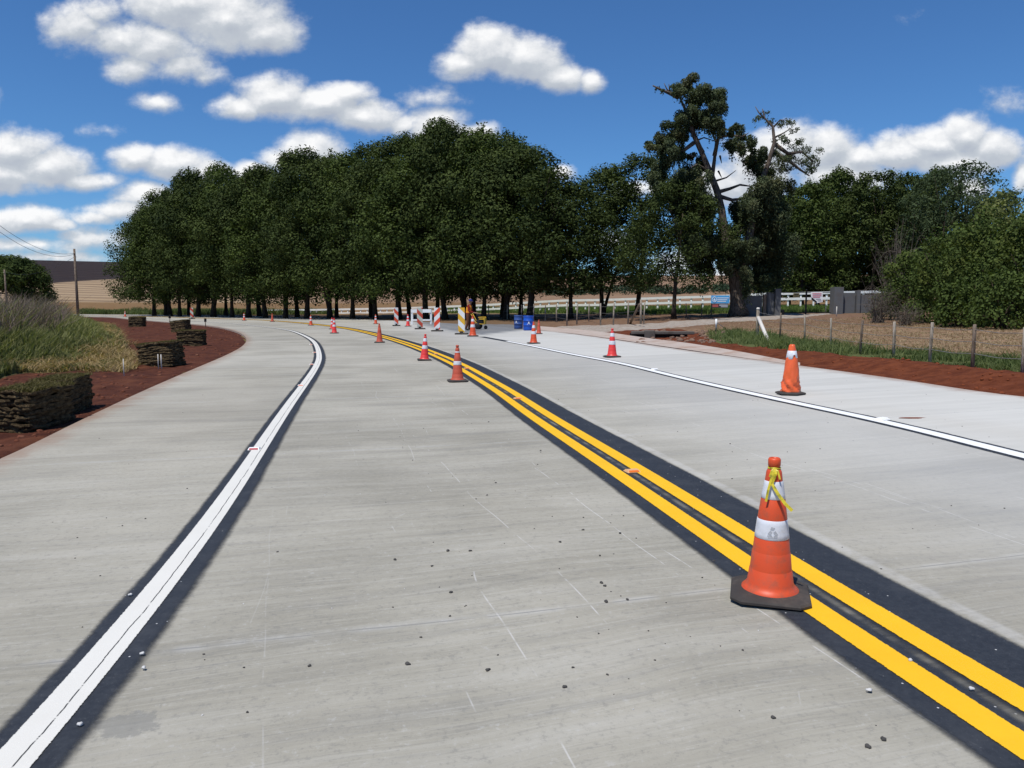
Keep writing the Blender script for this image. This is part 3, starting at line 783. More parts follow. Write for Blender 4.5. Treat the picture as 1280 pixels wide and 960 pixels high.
protos = []
def tree_proto(seed, R, H, z0, leaf, bark=M_bark, r0=.2, fork=False, **kw):
    cm, cs = crown_mesh('crown', seed, R, H, z0, **kw)
    tm = trunk_mesh('trunk', seed, H, z0, r0, crown=cs, fork=fork, nb=9)
    cm.materials.append(leaf); tm.materials.append(bark)
    return (cm, tm, H)
GP = [tree_proto(s, 4.5, 15.0, 1.35 + .3 * (s % 3), M_leaf if s % 3 else M_leaf2, r0=.20 + .03 * (s % 3), fork=(s % 2 == 0), nclump=210, cr=(.6, 1.35), n_per=125, size=.215) for s in range(6)]
def place_tree(proto, u, vb, D, top_v, label, wide=1.0, rz=None, name='leafy_tree', group=None, cat='tree', base=None):
    cm, tm, H = proto
    p = at(u, vb, D); z = T(p.x, p.y); p = Vector((p.x, p.y, z - .05))
    h = at(u, top_v, D).z - z
    sz = h / H
    r = empty(name, p, rz if rz is not None else random.uniform(0, 6.28), (wide, wide, sz))
    tag(r, label, cat, group)
    t = bpy.data.objects.new('trunk', tm); link(t); t.parent = r
    c = bpy.data.objects.new('crown', cm); link(c); c.parent = r
    return r
ORD = ['first', 'second', 'third', 'fourth', 'fifth', 'sixth', 'seventh', 'eighth', 'ninth', 'tenth', 'eleventh', 'twelfth', 'thirteenth', 'fourteenth', 'fifteenth', 'sixteenth', 'seventeenth', 'eighteenth', 'nineteenth', 'twentieth', 'twenty-first', 'twenty-second', 'twenty-third', 'twenty-fourth']
sil = lambda u: float(np.interp(u, [150, 165, 185, 205, 240, 265, 300, 340, 375, 400, 440, 480, 520, 560, 600, 640, 665, 690, 710], [310, 278, 262, 240, 212, 205, 210, 198, 189, 187, 190, 172, 162, 148, 158, 168, 180, 205, 238]))
front = [(226, 92), (247, 90), (268, 88), (290, 86), (310, 84), (332, 82), (357, 80), (385, 78), (411, 76), (440, 74), (470, 72), (500, 70), (533, 68), (556, 67), (580, 66), (603, 65), (632, 64), (664, 62)]
gname = 'dark leafy trees of the dense grove behind the road'
for i, (u_, D_) in enumerate(front):
    tv = sil(u_) + [14, 4, 22, 2, 16, 6, 26, 0, 12, 3, 20, 5][i % 12]
    wide = (1.05 if i > 1 else 1.12) * (.92 + .16 * ((i * 7) % 5) / 4)
    place_tree(GP[i % 6], u_, 398, D_, tv, f'dark leafy front-row grove tree beyond the road, {ORD[i]} from the left', wide, group=gname)
back = [(207, 99), (236, 98), (282, 96), (325, 92), (372, 88), (420, 85), (465, 82), (512, 79), (548, 77), (590, 75), (628, 73), (650, 72)]
place_tree(GP[1], 194, 396, 96, 262, 'leftmost grove tree, its crown hanging low over the field', 1.05, group=gname)
place_tree(GP[4], 212, 396, 94, 250, 'grove tree just right of the leftmost low hanging crown', 1.1, group=gname)
for i, (u_, D_) in enumerate(back):
    place_tree(GP[(i * 5 + 2) % 6], u_, 396, D_, sil(u_) + [0, 6, -2, 8, 0, 4][i % 6], f'taller tree in the back row of the grove, {ORD[i]} from the left end', .98, group=gname)
# trees to the right of the grove
GR = [tree_proto(s, 4.3, 15.0, 2.9, M_leaf, r0=.2, fork=(s % 2 == 0), nclump=230, cr=(.5, 1.15), n_per=125, size=.215) for s in (11, 12, 13)]
R2 = [(712, 62, 230, .95, 'small round tree with a thin leaning trunk just right of the big grove'), (754, 70, 210, 1.12, 'leafy tree behind the white rail fence, right of the small round tree'),
      (796, 68, 194, 1.15, 'leafy tree with pointed top left of the tall gnarled cedar'), (842, 56, 226, .85, 'leafy tree with a thick dark leaning trunk in front of the white rail fence')]
for i, (u_, D_, tv, wd, lb) in enumerate(R2):
    place_tree(GR[i % 3], u_, 397, D_, tv, lb, wd, group='leafy trees between the grove and the tall cedar')
R3 = [(1003, 88, 228, 1.0), (1040, 92, 212, 1.0), (1085, 86, 216, 1.05), (1120, 92, 218, 1.0), (1158, 90, 212, 1.05), (1195, 84, 205, 1.1), (965, 96, 245, 1.0), (1232, 88, 246, .9)]
P3 = [tree_proto(21, 4.6, 15, .7, M_leaf2, nclump=330, cr=(.5, 1.15), n_per=95, size=.28), tree_proto(22, 4.6, 15, .6, M_leaf, nclump=340, cr=(.5, 1.1), n_per=95, size=.26, prof=lambda t: np.interp(t, [0, .2, .6, 1], [.9, 1, .75, .35])),
      tree_proto(23, 4.8, 15, 2.5, M_leaf3, nclump=170, cr=(.5, 1.1), n_per=90, size=.26, prof=lambda t: np.interp(t, [0, .3, .7, 1], [.6, .9, 1, .4]))]
l3 = ['broad green tree just right of the cedar, behind the gate pillar', 'tall green tree behind the white notice on the gate', 'very dark dense tree right of the gate opening', 'dark tree behind the right gate wall, with a bare shrub in front', 'bright green tree left of the airy grey green crown', 'airy grey green tree with an open rounded crown above the shrubs', 'shaded tree behind the cedar trunk', 'low green tree peeping above the right shrubs']
for i, (u_, D_, tv, wd) in enumerate(R3):
    place_tree(P3[[0, 0, 1, 1, 0, 2, 1, 0][i]], u_, 391, D_, tv, l3[i], wd, group='trees behind the gate')
for q_, (u_, tv, lb) in enumerate([(985, 250, 'dark background tree between the cedar and the gate'), (1022, 236, 'dark background tree right above the gate opening'), (1062, 232, 'dark background tree above the right gate pillar'), (1104, 234, 'dark background tree above the end of the right gate wall'), (1145, 236, 'dark background tree behind the bare shrub')]):
    place_tree(P3[1], u_, 390, 103, tv, lb, 1.0, group='trees behind the gate')
place_tree(P3[2], 1170, 391, 80, 212, 'grey green slender tree touching the airy crowned tree', .8, group='trees behind the gate')
# lone tree far on the left
rt = place_tree(tree_proto(31, 6.2, 10, .3, M_leaf2, nclump=190, cr=(.9, 1.8), n_per=90, size=.40, prof=lambda t: np.interp(t, [0, .3, .7, 1], [1, 1, .8, .3])), 18, 388, 150, 321, 'lone round green tree on the far left beside the thin power pole', 1.0)

# ---- the tall gnarled cedar
CD = 58.0
def cpt(u, v, dy=0.0): return at(u, v, CD + dy)
cb = cpt(922, 391); cb.z = T(cb.x, cb.y)
cedar = tag(empty('cedar_tree', cb), 'tall gnarled cedar with drooping foliage, bare crooked branches and thick grey trunk', 'tree')
bm = bmesh.new()
def ctube(pp, rad, seg=9, dy=None):
    L = [cpt(p[0], p[1], (p[2] if len(p) > 2 else 0)) - cb for p in pp]; tube(bm, L, rad, seg)
ctube([(923, 394), (922, 380), (920, 360), (918, 340), (912, 318), (906, 290), (902, 262), (896, 238), (886, 212), (876, 188), (867, 168), (858, 140), (848, 118)], [.85, .52, .48, .48, .38, .28, .27, .25, .22, .19, .18, .12, .05], 14)
ctube([(920, 345), (932, 320, -.5), (938, 290, -1), (944, 262, -1), (950, 232, -1), (960, 205, -1), (968, 178, -1), (966, 158, -1), (956, 148, -1), (953, 136, -1)], [.5, .34, .28, .24, .22, .18, .13, .1, .06, .03], 10)
ctube([(926, 392, .5), (930, 360, .5), (934, 330, .6)], [.42, .4, .2], 9)
bare = [[(848, 122), (838, 117), (826, 112), (816, 107)], [(898, 240), (912, 236), (925, 231), (940, 233)], [(890, 222), (893, 200), (895, 178), (889, 160)], [(893, 195), (898, 172), (914, 169), (928, 171)],
        [(898, 245), (915, 250), (930, 248), (945, 242)], [(895, 226), (908, 222), (920, 213)], [(870, 176), (880, 172), (892, 176)], [(864, 150), (880, 140), (893, 130)], [(858, 148), (848, 158), (840, 168)], [(868, 178), (852, 190), (838, 200), (826, 205)],
        [(886, 214), (872, 205), (862, 210)], [(868, 196), (858, 192)], [(880, 190), (874, 178)], [(872, 238), (862, 246), (850, 245)], [(905, 268), (890, 262), (878, 262)], [(905, 280), (885, 285), (868, 290)],
        [(968, 172), (980, 166), (992, 158)], [(968, 180), (985, 192), (1003, 190), (1016, 202)], [(966, 190), (985, 200), (1000, 212), (1012, 220)], [(966, 160), (975, 150), (985, 150)], [(960, 205), (940, 200), (928, 205)],
        [(955, 148), (948, 140), (944, 133)], [(900, 195), (902, 204)], [(898, 214), (902, 222)], [(838, 117), (836, 105)], [(843, 119), (834, 112), (830, 104)], [(928, 171), (936, 166)], [(912, 300), (930, 285), (944, 275)], [(914, 318), (896, 312), (876, 318)]]
for k, pp in enumerate(bare):
    r0 = .17 if len(pp) > 3 else .08
    dy = random.uniform(-1.5, 1.5); L = [(p[0], p[1], dy * i / len(pp)) for i, p in enumerate(pp)]
    ctube(L, [r0 * (1 - .75 * i / (len(L) - 1)) for i in range(len(L))], 6)
me = bpy.data.meshes.new('trunk'); bm.to_mesh(me); bm.free(); obj('trunk', me, M_bark2, cedar)
# foliage pads (u, v, ru, rv)
pads = [(848, 112, 12, 7), (862, 108, 12, 8), (878, 116, 14, 9), (894, 118, 12, 9), (900, 130, 8, 9), (885, 130, 14, 9), (868, 128, 14, 9), (858, 138, 12, 8), (878, 145, 14, 8), (894, 148, 10, 10), (872, 153, 14, 8), (848, 150, 10, 7), (838, 156, 9, 8), (850, 163, 14, 8), (838, 170, 11, 10), (828, 180, 10, 10), (842, 182, 11, 9), (855, 172, 10, 8), (893, 160, 10, 9),
        (825, 196, 8, 12), (834, 196, 8, 10), (818, 186, 8, 5), (810, 180, 6, 4), (820, 214, 7, 12), (828, 210, 6, 9), (816, 226, 7, 12), (852, 188, 6, 7), (846, 192, 7, 8),
        (902, 158, 7, 8), (918, 164, 7, 6), (925, 168, 6, 8), (914, 182, 9, 6), (924, 184, 7, 8), (932, 176, 7, 7), (941, 180, 6, 8), (944, 195, 9, 9), (938, 205, 9, 9), (949, 210, 10, 10),
        (866, 196, 7, 4), (872, 210, 10, 12), (868, 226, 11, 16), (876, 236, 10, 14), (850, 222, 9, 10), (842, 232, 10, 14), (846, 250, 12, 16), (858, 262, 12, 12), (870, 255, 10, 12),
        (955, 215, 14, 12), (958, 232, 16, 16), (966, 250, 16, 18), (955, 262, 16, 18), (968, 275, 18, 20), (958, 295, 18, 22), (972, 310, 16, 22), (950, 325, 14, 20), (966, 335, 16, 20), (958, 350, 12, 10),
        (975, 235, 12, 14), (935, 250, 10, 14), (930, 272, 12, 14), (918, 260, 8, 12), (940, 285, 14, 16), (915, 290, 12, 10), (925, 302, 15, 10), (938, 305, 12, 10), (912, 312, 12, 9), (930, 318, 10, 10), (945, 310, 10, 8),
        (890, 262, 14, 8), (878, 270, 12, 10), (868, 285, 14, 16), (880, 300, 14, 16), (862, 305, 14, 14), (875, 322, 12, 14), (892, 318, 10, 12), (855, 285, 12, 16), (892, 285, 12, 14), (890, 338, 8, 10), (905, 300, 10, 10), (893, 306, 10, 9), (918, 322, 9, 9), (906, 332, 9, 9), (903, 285, 8, 8), (884, 248, 8, 9), (900, 318, 12, 10), (900, 330, 8, 14), (938, 345, 8, 14)]
thin = [(955, 140, 5, 3), (950, 150, 7, 4), (962, 153, 7, 5), (975, 155, 7, 5), (988, 152, 8, 5), (992, 162, 6, 4), (975, 172, 9, 5), (985, 178, 10, 5), (998, 184, 12, 5), (1010, 190, 10, 6), (1018, 202, 7, 8), (990, 196, 14, 7), (1003, 205, 12, 7), (978, 200, 12, 8), (968, 192, 8, 8), (1012, 214, 8, 6), (985, 210, 12, 6), (1000, 176, 8, 3), (970, 212, 10, 8), (822, 110, 3, 3), (828, 114, 4, 3)]
rg = np.random.default_rng(5)
def pad_leaves(lst, n_per, size, deep):
    Cs, Ns, tn = [], [], []
    sc = CD / FPX
    for (u_, v_, ru, rv) in lst:
        c = np.array(cpt(u_, v_, rg.normal() * deep * .5) - cb)
        n = int(n_per * ru * rv)
        sub = rg.integers(3, 6)
        cc_ = rg.normal(size=(sub, 3)) * .45
        which = rg.integers(0, sub, n)
        d = rg.normal(size=(n, 3)); d /= np.linalg.norm(d, axis=1)[:, None]
        q = d * (rg.random(n) ** .4)[:, None] * .62 + cc_[which]
        p = q * np.array([ru * sc, max(ru, rv) * sc * 1.1, rv * sc])
        # hanging sprays
        hang = rg.random(n) < .40
        col_ = np.floor((p[:, 0] / (ru * sc) + 2) * 3.5)
        p[:, 2] -= hang * np.abs(rg.normal(size=n)) * rv * sc * .5 * (.3 + 1.3 * ((col_ * 7 + len(Cs)) % 3) / 2)
        nn = d * .5 + rg.normal(size=(n, 3)) * .45 + np.array([0, 0, .25]); nn /= np.linalg.norm(nn, axis=1)[:, None]
        Cs.append(c + p); Ns.append(nn); t0 = rg.random(); tn.append(np.clip(t0 * .5 + rg.random(n) * .4 - .25 * hang, 0, 1))
    C = np.concatenate(Cs); Nn = np.concatenate(Ns)
    V, F = leaf_quads(C, Nn, size, rg, asp=.42, droop=.45)
    return V, F, np.repeat(np.concatenate(tn), 4)
V1, F1, t1 = pad_leaves([(a, b_, c * 1.12, d * 1.12) for a, b_, c, d in pads], 16, .185, 2.4); V2, F2, t2 = pad_leaves(thin, 4.6, .17, 1.5)
cm = np_mesh('crown', np.concatenate([V1, V2]), np.concatenate([F1, F2 + len(V1)]), attrs={'tone': np.concatenate([t1, t2])})
obj('crown', cm, M_cedar, cedar)

# ---- shrubs on the right
def shrub(u, vb, D, top_v, ru, label, seed, mat=M_shrub, name='bush', size=.15, n_per=150, dens=1.0):
    base = at(u, vb, D); base.z = T(base.x, base.y)
    R_ = ru / FPX * D; H_ = at(u, top_v, D).z - base.z
    rg_ = np.random.default_rng(seed)
    cs, rs = [], []
    for k in range(int(240 * dens)):
        d = rg_.normal(size=3); d[2] = abs(d[2]); d /= np.linalg.norm(d)
        f = .55 + .45 * rg_.random() ** .4
        lob = 1 + .13 * math.sin(3 * math.atan2(d[1], d[0]) + seed) + .10 * math.sin(7 * d[2] + seed)
        r = rg_.uniform(.28, .62) * min(1.0, H_ / 4)
        cs.append((d[0] * R_ * f * lob, d[1] * R_ * .9 * f * lob, max(.25, d[2] ** .8 * (H_ - r * .7) * f + .15))); rs.append(r * 1.15)
    V, F, tone = clump_leaves(np.array(cs), rs, n_per, size, rg_, .85)
    root = tag(empty(name, base), label, 'bush')
    obj('crown', np_mesh('crown', V, F, attrs={'tone': tone}), mat, root)
    bm = bmesh.new()
    for k in range(6):
        c = cs[int(rg_.integers(len(cs)))]; x0 = rg_.normal(0, .25 * R_)
        tube(bm, [(x0, rg_.normal(0, .2), -.1), (c[0] * .4 + x0 * .5, c[1] * .4, c[2] * .5), c], [.06, .04, .015], 6)
    bm_obj('trunk', bm, M_bark, root)
    return root
G_sh = 'green bushes behind the dry field on the right'
SH = [(1140, 397, 45, 312, 46, 'green bush nearest the right gate wall, sloping down to the left'), (1186, 400, 40, 277, 46, 'tall green bush rising beside the low bush by the gate wall'), (1228, 405, 36, 258, 50, 'biggest green bush, its domed top highest of the bushes'),
      (1283, 410, 34, 262, 48, 'green bush at the right edge of the picture behind the wire fence'), (1345, 412, 33, 250, 56, 'green bush mostly outside the right edge'), (1252, 410, 32, 335, 36, 'low spreading bush in front of the big domed bush'), (1205, 405, 35, 345, 34, 'low dark bush at the foot of the tall bushes')]
for i, a in enumerate(SH):
    s_ = shrub(*a, seed=40 + i); s_['group'] = G_sh
s_ = shrub(1238, 398, 48, 236, 34, 'pale yellowish bamboo tuft rising behind the domed bush', 60, M_bamboo, 'bamboo_clump', .22, 70, .7)
s_ = shrub(1288, 398, 46, 232, 36, 'brownish bamboo tuft at the right edge above the bushes', 61, M_bamboo, 'bamboo_clump', .22, 60, .7)

# bare leafless shrubs
def bare_shrub(u, vb, D, top_v, ru, label, seed, n=90, mat=M_twig, r=.022):
    base = at(u, vb, D); base.z = T(base.x, base.y); H_ = at(u, top_v, D).z - base.z; R_ = ru / FPX * D
    rg_ = np.random.default_rng(seed); bm = bmesh.new()
    for k in range(n):
        th = rg_.random() * 6.28; f = rg_.random() ** .6; e = Vector((math.cos(th) * R_ * f, math.sin(th) * R_ * f, H_ * (.45 + .55 * rg_.random() * (1 - .35 * f))))
        m1 = e * .35 + Vector(rg_.normal(0, .12, 3)); m2 = e * .7 + Vector(rg_.normal(0, .18, 3)); s0 = Vector((rg_.normal(0, .2), rg_.normal(0, .2), 0))
        tube(bm, [s0, m1, m2, e], [r, r * .8, r * .5, r * .2], 4, False)
        for q in range(4):
            a_ = m1.lerp(e, rg_.random()); dd = Vector(rg_.normal(0, .35, 3)) + Vector((0, 0, .2)); tube(bm, [a_, a_ + dd * .6, a_ + dd + Vector((0, 0, -.05))], [r * .5, r * .35, r * .12], 3, False)
    o = bm_obj('bare_shrub', bm, mat); o.location = base
    return tag(o, label, 'shrub')
bare_shrub(1118, 395, 50, 268, 34, 'bare grey leafless shrub in front of the dark trees behind the gate wall', 3, 75, r=.02)
bare_shrub(1098, 399, 42, 352, 22, 'low tangle of dead twigs at the end of the right gate wall', 4, 60, r=.018)
bare_shrub(1130, 402, 38, 378, 22, 'small heap of dry brush at the foot of the green bushes', 5, 40, r=.014)

# distant tree line across the valley (one mass)
rg = np.random.default_rng(9); cs, rs = [], []
for k in range(420):
    u_ = rg.uniform(560, 1240); D_ = rg.uniform(290, 330); p = at(u_, 380, D_); r_ = rg.uniform(1.1, 2.6)
    cs.append((p.x, p.y, float(G(p.x, p.y)) + r_ * .5 + rg.random() * 1.0 * (1 + math.sin(u_ * .05)))); rs.append(r_)
V, F, tone = clump_leaves(np.array(cs), rs, 14, .75, rg, .8)
tag(obj('distant_tree_line', np_mesh('dtl', V, F, attrs={'tone': tone}), M_hedge), kind='stuff', label='dark line of far trees across the fields', cat='trees')
cs, rs = [], []
for k in range(60):
    u_ = rg.uniform(0, 60); p = at(u_, 388, 130); cs.append((p.x, p.y + rg.normal(0, 3), float(G(p.x, p.y)) + rg.random() * .8)); rs.append(rg.uniform(.6, 1.2))
V, F, tone = clump_leaves(np.array(cs), rs, 20, .4, rg, .8)
tag(obj('low_scrub', np_mesh('scrub', V, F, attrs={'tone': tone}), M_shrub), kind='stuff', label='low green scrub at the foot of the lone tree', cat='scrub')

# ------------------------------------------------------------------ grasses
def blades(name, pts, h, wd, mat, rg, lean=.35, tone=None, sub=2):
    n = len(pts); th = rg.random(n) * 2 * PI
    dx, dy = np.cos(th), np.sin(th)
    ln = rg.normal(0, lean, (n, 2)) * h[:, None]
    w_ = wd * rg.uniform(.6, 1.3, n)
    b0 = pts + np.stack([-dx * w_, -dy * w_, 0 * dx], 1); b1 = pts + np.stack([dx * w_, dy * w_, 0 * dx], 1)
    mid = pts + np.stack([ln[:, 0] * .35, ln[:, 1] * .35, h * .6], 1)
    m0 = mid + np.stack([-dx * w_ * .7, -dy * w_ * .7, 0 * dx], 1); m1 = mid + np.stack([dx * w_ * .7, dy * w_ * .7, 0 * dx], 1)
    tp = pts + np.stack([ln[:, 0], ln[:, 1], h], 1)
    t0 = tp - np.stack([dx * w_ * .12, dy * w_ * .12, 0 * dx], 1); t1 = tp + np.stack([dx * w_ * .12, dy * w_ * .12, 0 * dx], 1)
    V = np.stack([b0, b1, m1, m0, t1, t0], 1).reshape(-1, 3)
    i = np.arange(n)[:, None] * 6
    F = np.concatenate([i + np.array([[0, 1, 2, 3]]), i + np.array([[3, 2, 4, 5]])])
    tn = np.repeat(tone if tone is not None else rg.random(n), 6)
    return obj(name, np_mesh(name, V, F, attrs={'tone': tn}), mat)
def Tz(X, Y):
    dz, a = terrain_extra(X, Y); return G(X, Y) + dz, a
M_grass = leaf_mat('grass_green', (.090, .105, .038), (.25, .25, .10), .3, (.21, .17, .09))
M_mauve = leaf_mat('grass_seedheads', (.12, .088, .076), (.28, .21, .18), .25)
M_straw = leaf_mat('grass_dry', (.17, .115, .055), (.46, .34, .17), .25)
M_stub = leaf_mat('stubble_dry', (.17, .115, .065), (.44, .34, .21), .25)
M_past = leaf_mat('grass_pasture', (.07, .12, .03), (.16, .21, .06), .3)
M_verge = leaf_mat('grass_verge', (.055, .085, .028), (.17, .20, .075), .3)
rg = np.random.default_rng(12)
def scatter_px(n, u0, u1, D0, D1):
    D = D0 * (D1 / D0) ** rg.random(n); u = rg.uniform(u0, u1, n); return (u - 640) / FPX * D, D
# tall weeds on the left bank
X, Y = scatter_px(150000, -160, 175, 13, 60)
Z, a_ = Tz(X, Y)
inw = (a_['soil'] < .3) & (a_['sd'] > 1.0)
edge = poly_sd(X, Y, POLY['straw'])
okw = inw & (edge > -.6) & (Y > 15 + 0 * X) & (X < -7.5 - .10 * Y)
keepn = vnoise(X, Y, 2.2, 31)
X, Y, Z, keepn, edge = X[okw], Y[okw], Z[okw], keepn[okw], edge[okw]
hb = np.clip(edge / 3.0 + .35, .2, 1.0)
u_of = X / Y * FPX + 640
prof = np.interp(u_of, [-100, 40, 80, 115, 135, 160], [1.0, 1.0, .95, .75, .5, .3])
sel = (keepn > -.12) | (edge < 2.0)
h = (.36 + .60 * rg.random(len(X)) ** 1.5) * hb * (1 + .6 * keepn + 1.1 * vnoise(X, Y, .7, 51)) * prof
sm = ((vnoise(X, Y, 3.1, 41) > -.12) | (rg.random(len(X)) < .42)) & (edge > 1.3) & (rg.random(len(X)) < .9)
gs = ~sm
o = blades('tall_weeds', np.stack([X, Y, Z], 1)[gs], h[gs], .010 + .0006 * 20, M_grass, rg, .38, np.clip(keepn[gs] + .3 + .5 * rg.random(gs.sum()), 0, 1)); tag(o, kind='stuff', label='tall green weeds on the left bank', cat='weeds')
o = blades('seeding_grass', np.stack([X, Y, Z], 1)[sm], h[sm] * 1.15, .016, M_mauve, rg, .42); tag(o, kind='stuff', label='brownish mauve seeding grass on the left bank', cat='grass')
# dry straw
X, Y = scatter_px(70000, -120, 200, 11, 60); Z, a_ = Tz(X, Y); k = (a_['straw'] > .45) & (a_['sd'] > .5)
X, Y, Z = X[k], Y[k], Z[k]
o = blades('dry_straw', np.stack([X, Y, Z], 1), .06 + .16 * rg.random(len(X)), .012, M_straw, rg, 1.3); tag(o, kind='stuff', label='flattened yellow straw between the weeds and the red soil', cat='straw')
# green verge on the right
X, Y = scatter_px(90000, 860, 1420, 12, 42); Z, a_ = Tz(X, Y); k = (a_['green'] > .35) & (vnoise(X, Y, .6, 15) + vnoise(X, Y, 1.9, 16) > -.25)
X, Y, Z = X[k], Y[k], Z[k]; nv = vnoise(X, Y, .9, 5)
o = blades('verge_grass', np.stack([X, Y, Z], 1), (.05 + .19 * rg.random(len(X))) * (1 + 1.5 * nv), .010, M_verge, rg, .7, np.clip(.5 + nv + .4 * (rg.random(len(X)) - .5), 0, 1)); tag(o, kind='stuff', label='strip of green weeds along the wire fence', cat='weeds')
# stubble in the dry field
X, Y = scatter_px(60000, 880, 1400, 14, 50); Z, a_ = Tz(X, Y); k = (a_['green'] < .3) & (a_['berm'] < .2) & (a_['drive'] < .3) & (a_['sd'] > 3.2)
X, Y, Z = X[k], Y[k], Z[k]
o = blades('dry_stubble', np.stack([X, Y, Z], 1), .02 + .06 * rg.random(len(X)), .009, M_stub, rg, 1.4); tag(o, kind='stuff', label='short dry stubble in the field behind the wire fence', cat='stubble')
# pasture behind the white rail fence
X, Y = scatter_px(120000, 560, 1130, 62, 150); Z, a_ = Tz(X, Y); k = a_['pasture'] > .4
X, Y, Z = X[k], Y[k], Z[k]
o = blades('pasture_grass', np.stack([X, Y, Z], 1), .15 + .25 * rg.random(len(X)), .035, M_past, rg, .3); tag(o, kind='stuff', label='green pasture grass around the white rail fence', cat='grass')
# rough weeds on the far side of the road at the left
X, Y = scatter_px(26000, 100, 420, 106, 125); Z, a_ = Tz(X, Y); k = a_['sd'] > .8
X, Y, Z = X[k], Y[k], Z[k]; nv = vnoise(X, Y, 4, 8)
o = blades('roadside_weeds', np.stack([X, Y, Z], 1), (.2 + .5 * rg.random(len(X))) * (1 + 1.2 * nv), .05, M_verge, rg, .4); tag(o, kind='stuff', label='rough weeds along the far edge of the road', cat='weeds')

# ------------------------------------------------------------------ OBJECT MATERIALS
M_or = flat_mat('orange_plastic', (.66, .080, .022), .45, .4, .14, 6, (.30, .10, .055), .6, 14, .15)
M_or_dirty = flat_mat('orange_plastic_dirty', (.50, .085, .045), .6, .3, .15, 6, (.22, .11, .08), .6, 7)
M_red = flat_mat('red_pink_plastic', (.72, .045, .040), .45, .4, .08, 6, (.45, .10, .08), .4, 8)
M_bag = flat_mat('orange_plastic_bag', (.78, .13, .035), .28, .5, .12, 10)
M_wh = flat_mat('white_reflective', (.70, .71, .74), .4, .5, .05, 10, (.42, .42, .42), .4, 14)
M_blk = flat_mat('black_rubber', (.048, .042, .038), .75, .25, .25, 9, (.12, .095, .075), .6, 6, .3)
M_blkclean = flat_mat('black_paint', (.012, .012, .013), .5, .3)
M_white = flat_mat('white_paint', (.84, .84, .82), .55, .3, .05, 4, (.45, .42, .38), .25, 3)
M_steelblk = flat_mat('dark_wheel', (.015, .015, .016), .6, .3)
M_grey_wall = flat_mat('grey_wall_paint', (.13, .133, .136), .85, .15, .12, 1.5, (.12, .09, .07), .4, 2)
M_blue = flat_mat('blue_plastic', (.012, .085, .46), .4, .4, .12, 4, (.02, .05, .16), .3, 4)
M_blue2 = flat_mat('blue_plastic_faded', (.035, .085, .27), .5, .35, .15, 4, (.05, .06, .10), .5, 4)
M_yel = flat_mat('yellow_paint', (.75, .47, .04), .5, .35, .12, 6, (.35, .22, .05), .3, 8)
M_postw = bark_mat('weathered_wood', (.21, .17, .125), (.50, .43, .34))
M_postd = bark_mat('dark_wood', (.12, .088, .065), (.29, .225, .17))
M_wire = flat_mat('wire', (.22, .21, .20), .5, .4)
M_stake = flat_mat('whitewashed_stake', (.62, .58, .52), .8, .1, .15, 9)
M_turf = new_mat('turf', .95, .1)
m, N, b = M_turf; v = N.obj(); n_ = N.noise(N.scale(v, (1, 1, 1.8)), 11, 8, .75)
N.set(b.inputs['Base Color'], N.mix(N.maprange(n_, .35, .68), (.040, .026, .014), (.20, .145, .078))); N.set(b.inputs['Normal'], N.bump(n_, 1, .09)); M_turf = m
M_turfgrass = leaf_mat('turf_top', (.06, .05, .02), (.15, .13, .05), .2)
M_tape = flat_mat('yellow_green_tape', (.62, .50, .03), .4, .4, .2, 40, (.10, .13, .02), .95, 22)
M_skin = flat_mat('skin', (.30, .17, .11), .6, .3)
M_shirt = flat_mat('dark_red_shirt', (.22, .022, .018), .8, .1)
M_vest = flat_mat('orange_vest', (.80, .30, .03), .7, .1)
M_trous = flat_mat('brown_trousers', (.14, .05, .025), .85, .1)
M_cap = flat_mat('blue_cap', (.025, .03, .16), .7, .2)
M_boot = flat_mat('black_boots', (.012, .012, .012), .6, .3)
M_grey = flat_mat('faded_grey_ink', (.40, .41, .43), .6, .2)

def stripe_mat(name, c1, c2, direction=1, wid=.16):
    m, N, b = new_mat(name, .45, .4)
    x = N.xyz(N.obj())
    t = N.math('FRACT', N.math('DIVIDE', N.math('ADD', N.math('MULTIPLY', x[0], direction), N.math('ADD', x[2], 3.0)), wid * 2))
    c = N.mix(N.math('GREATER_THAN', t, .5), c1, c2)
    dn = N.noise(N.obj(), 6, 5, .7); c = N.mix(N.maprange(dn, .5, .75, 0, .35), c, (.30, .25, .22))
    N.set(b.inputs['Base Color'], c); return m

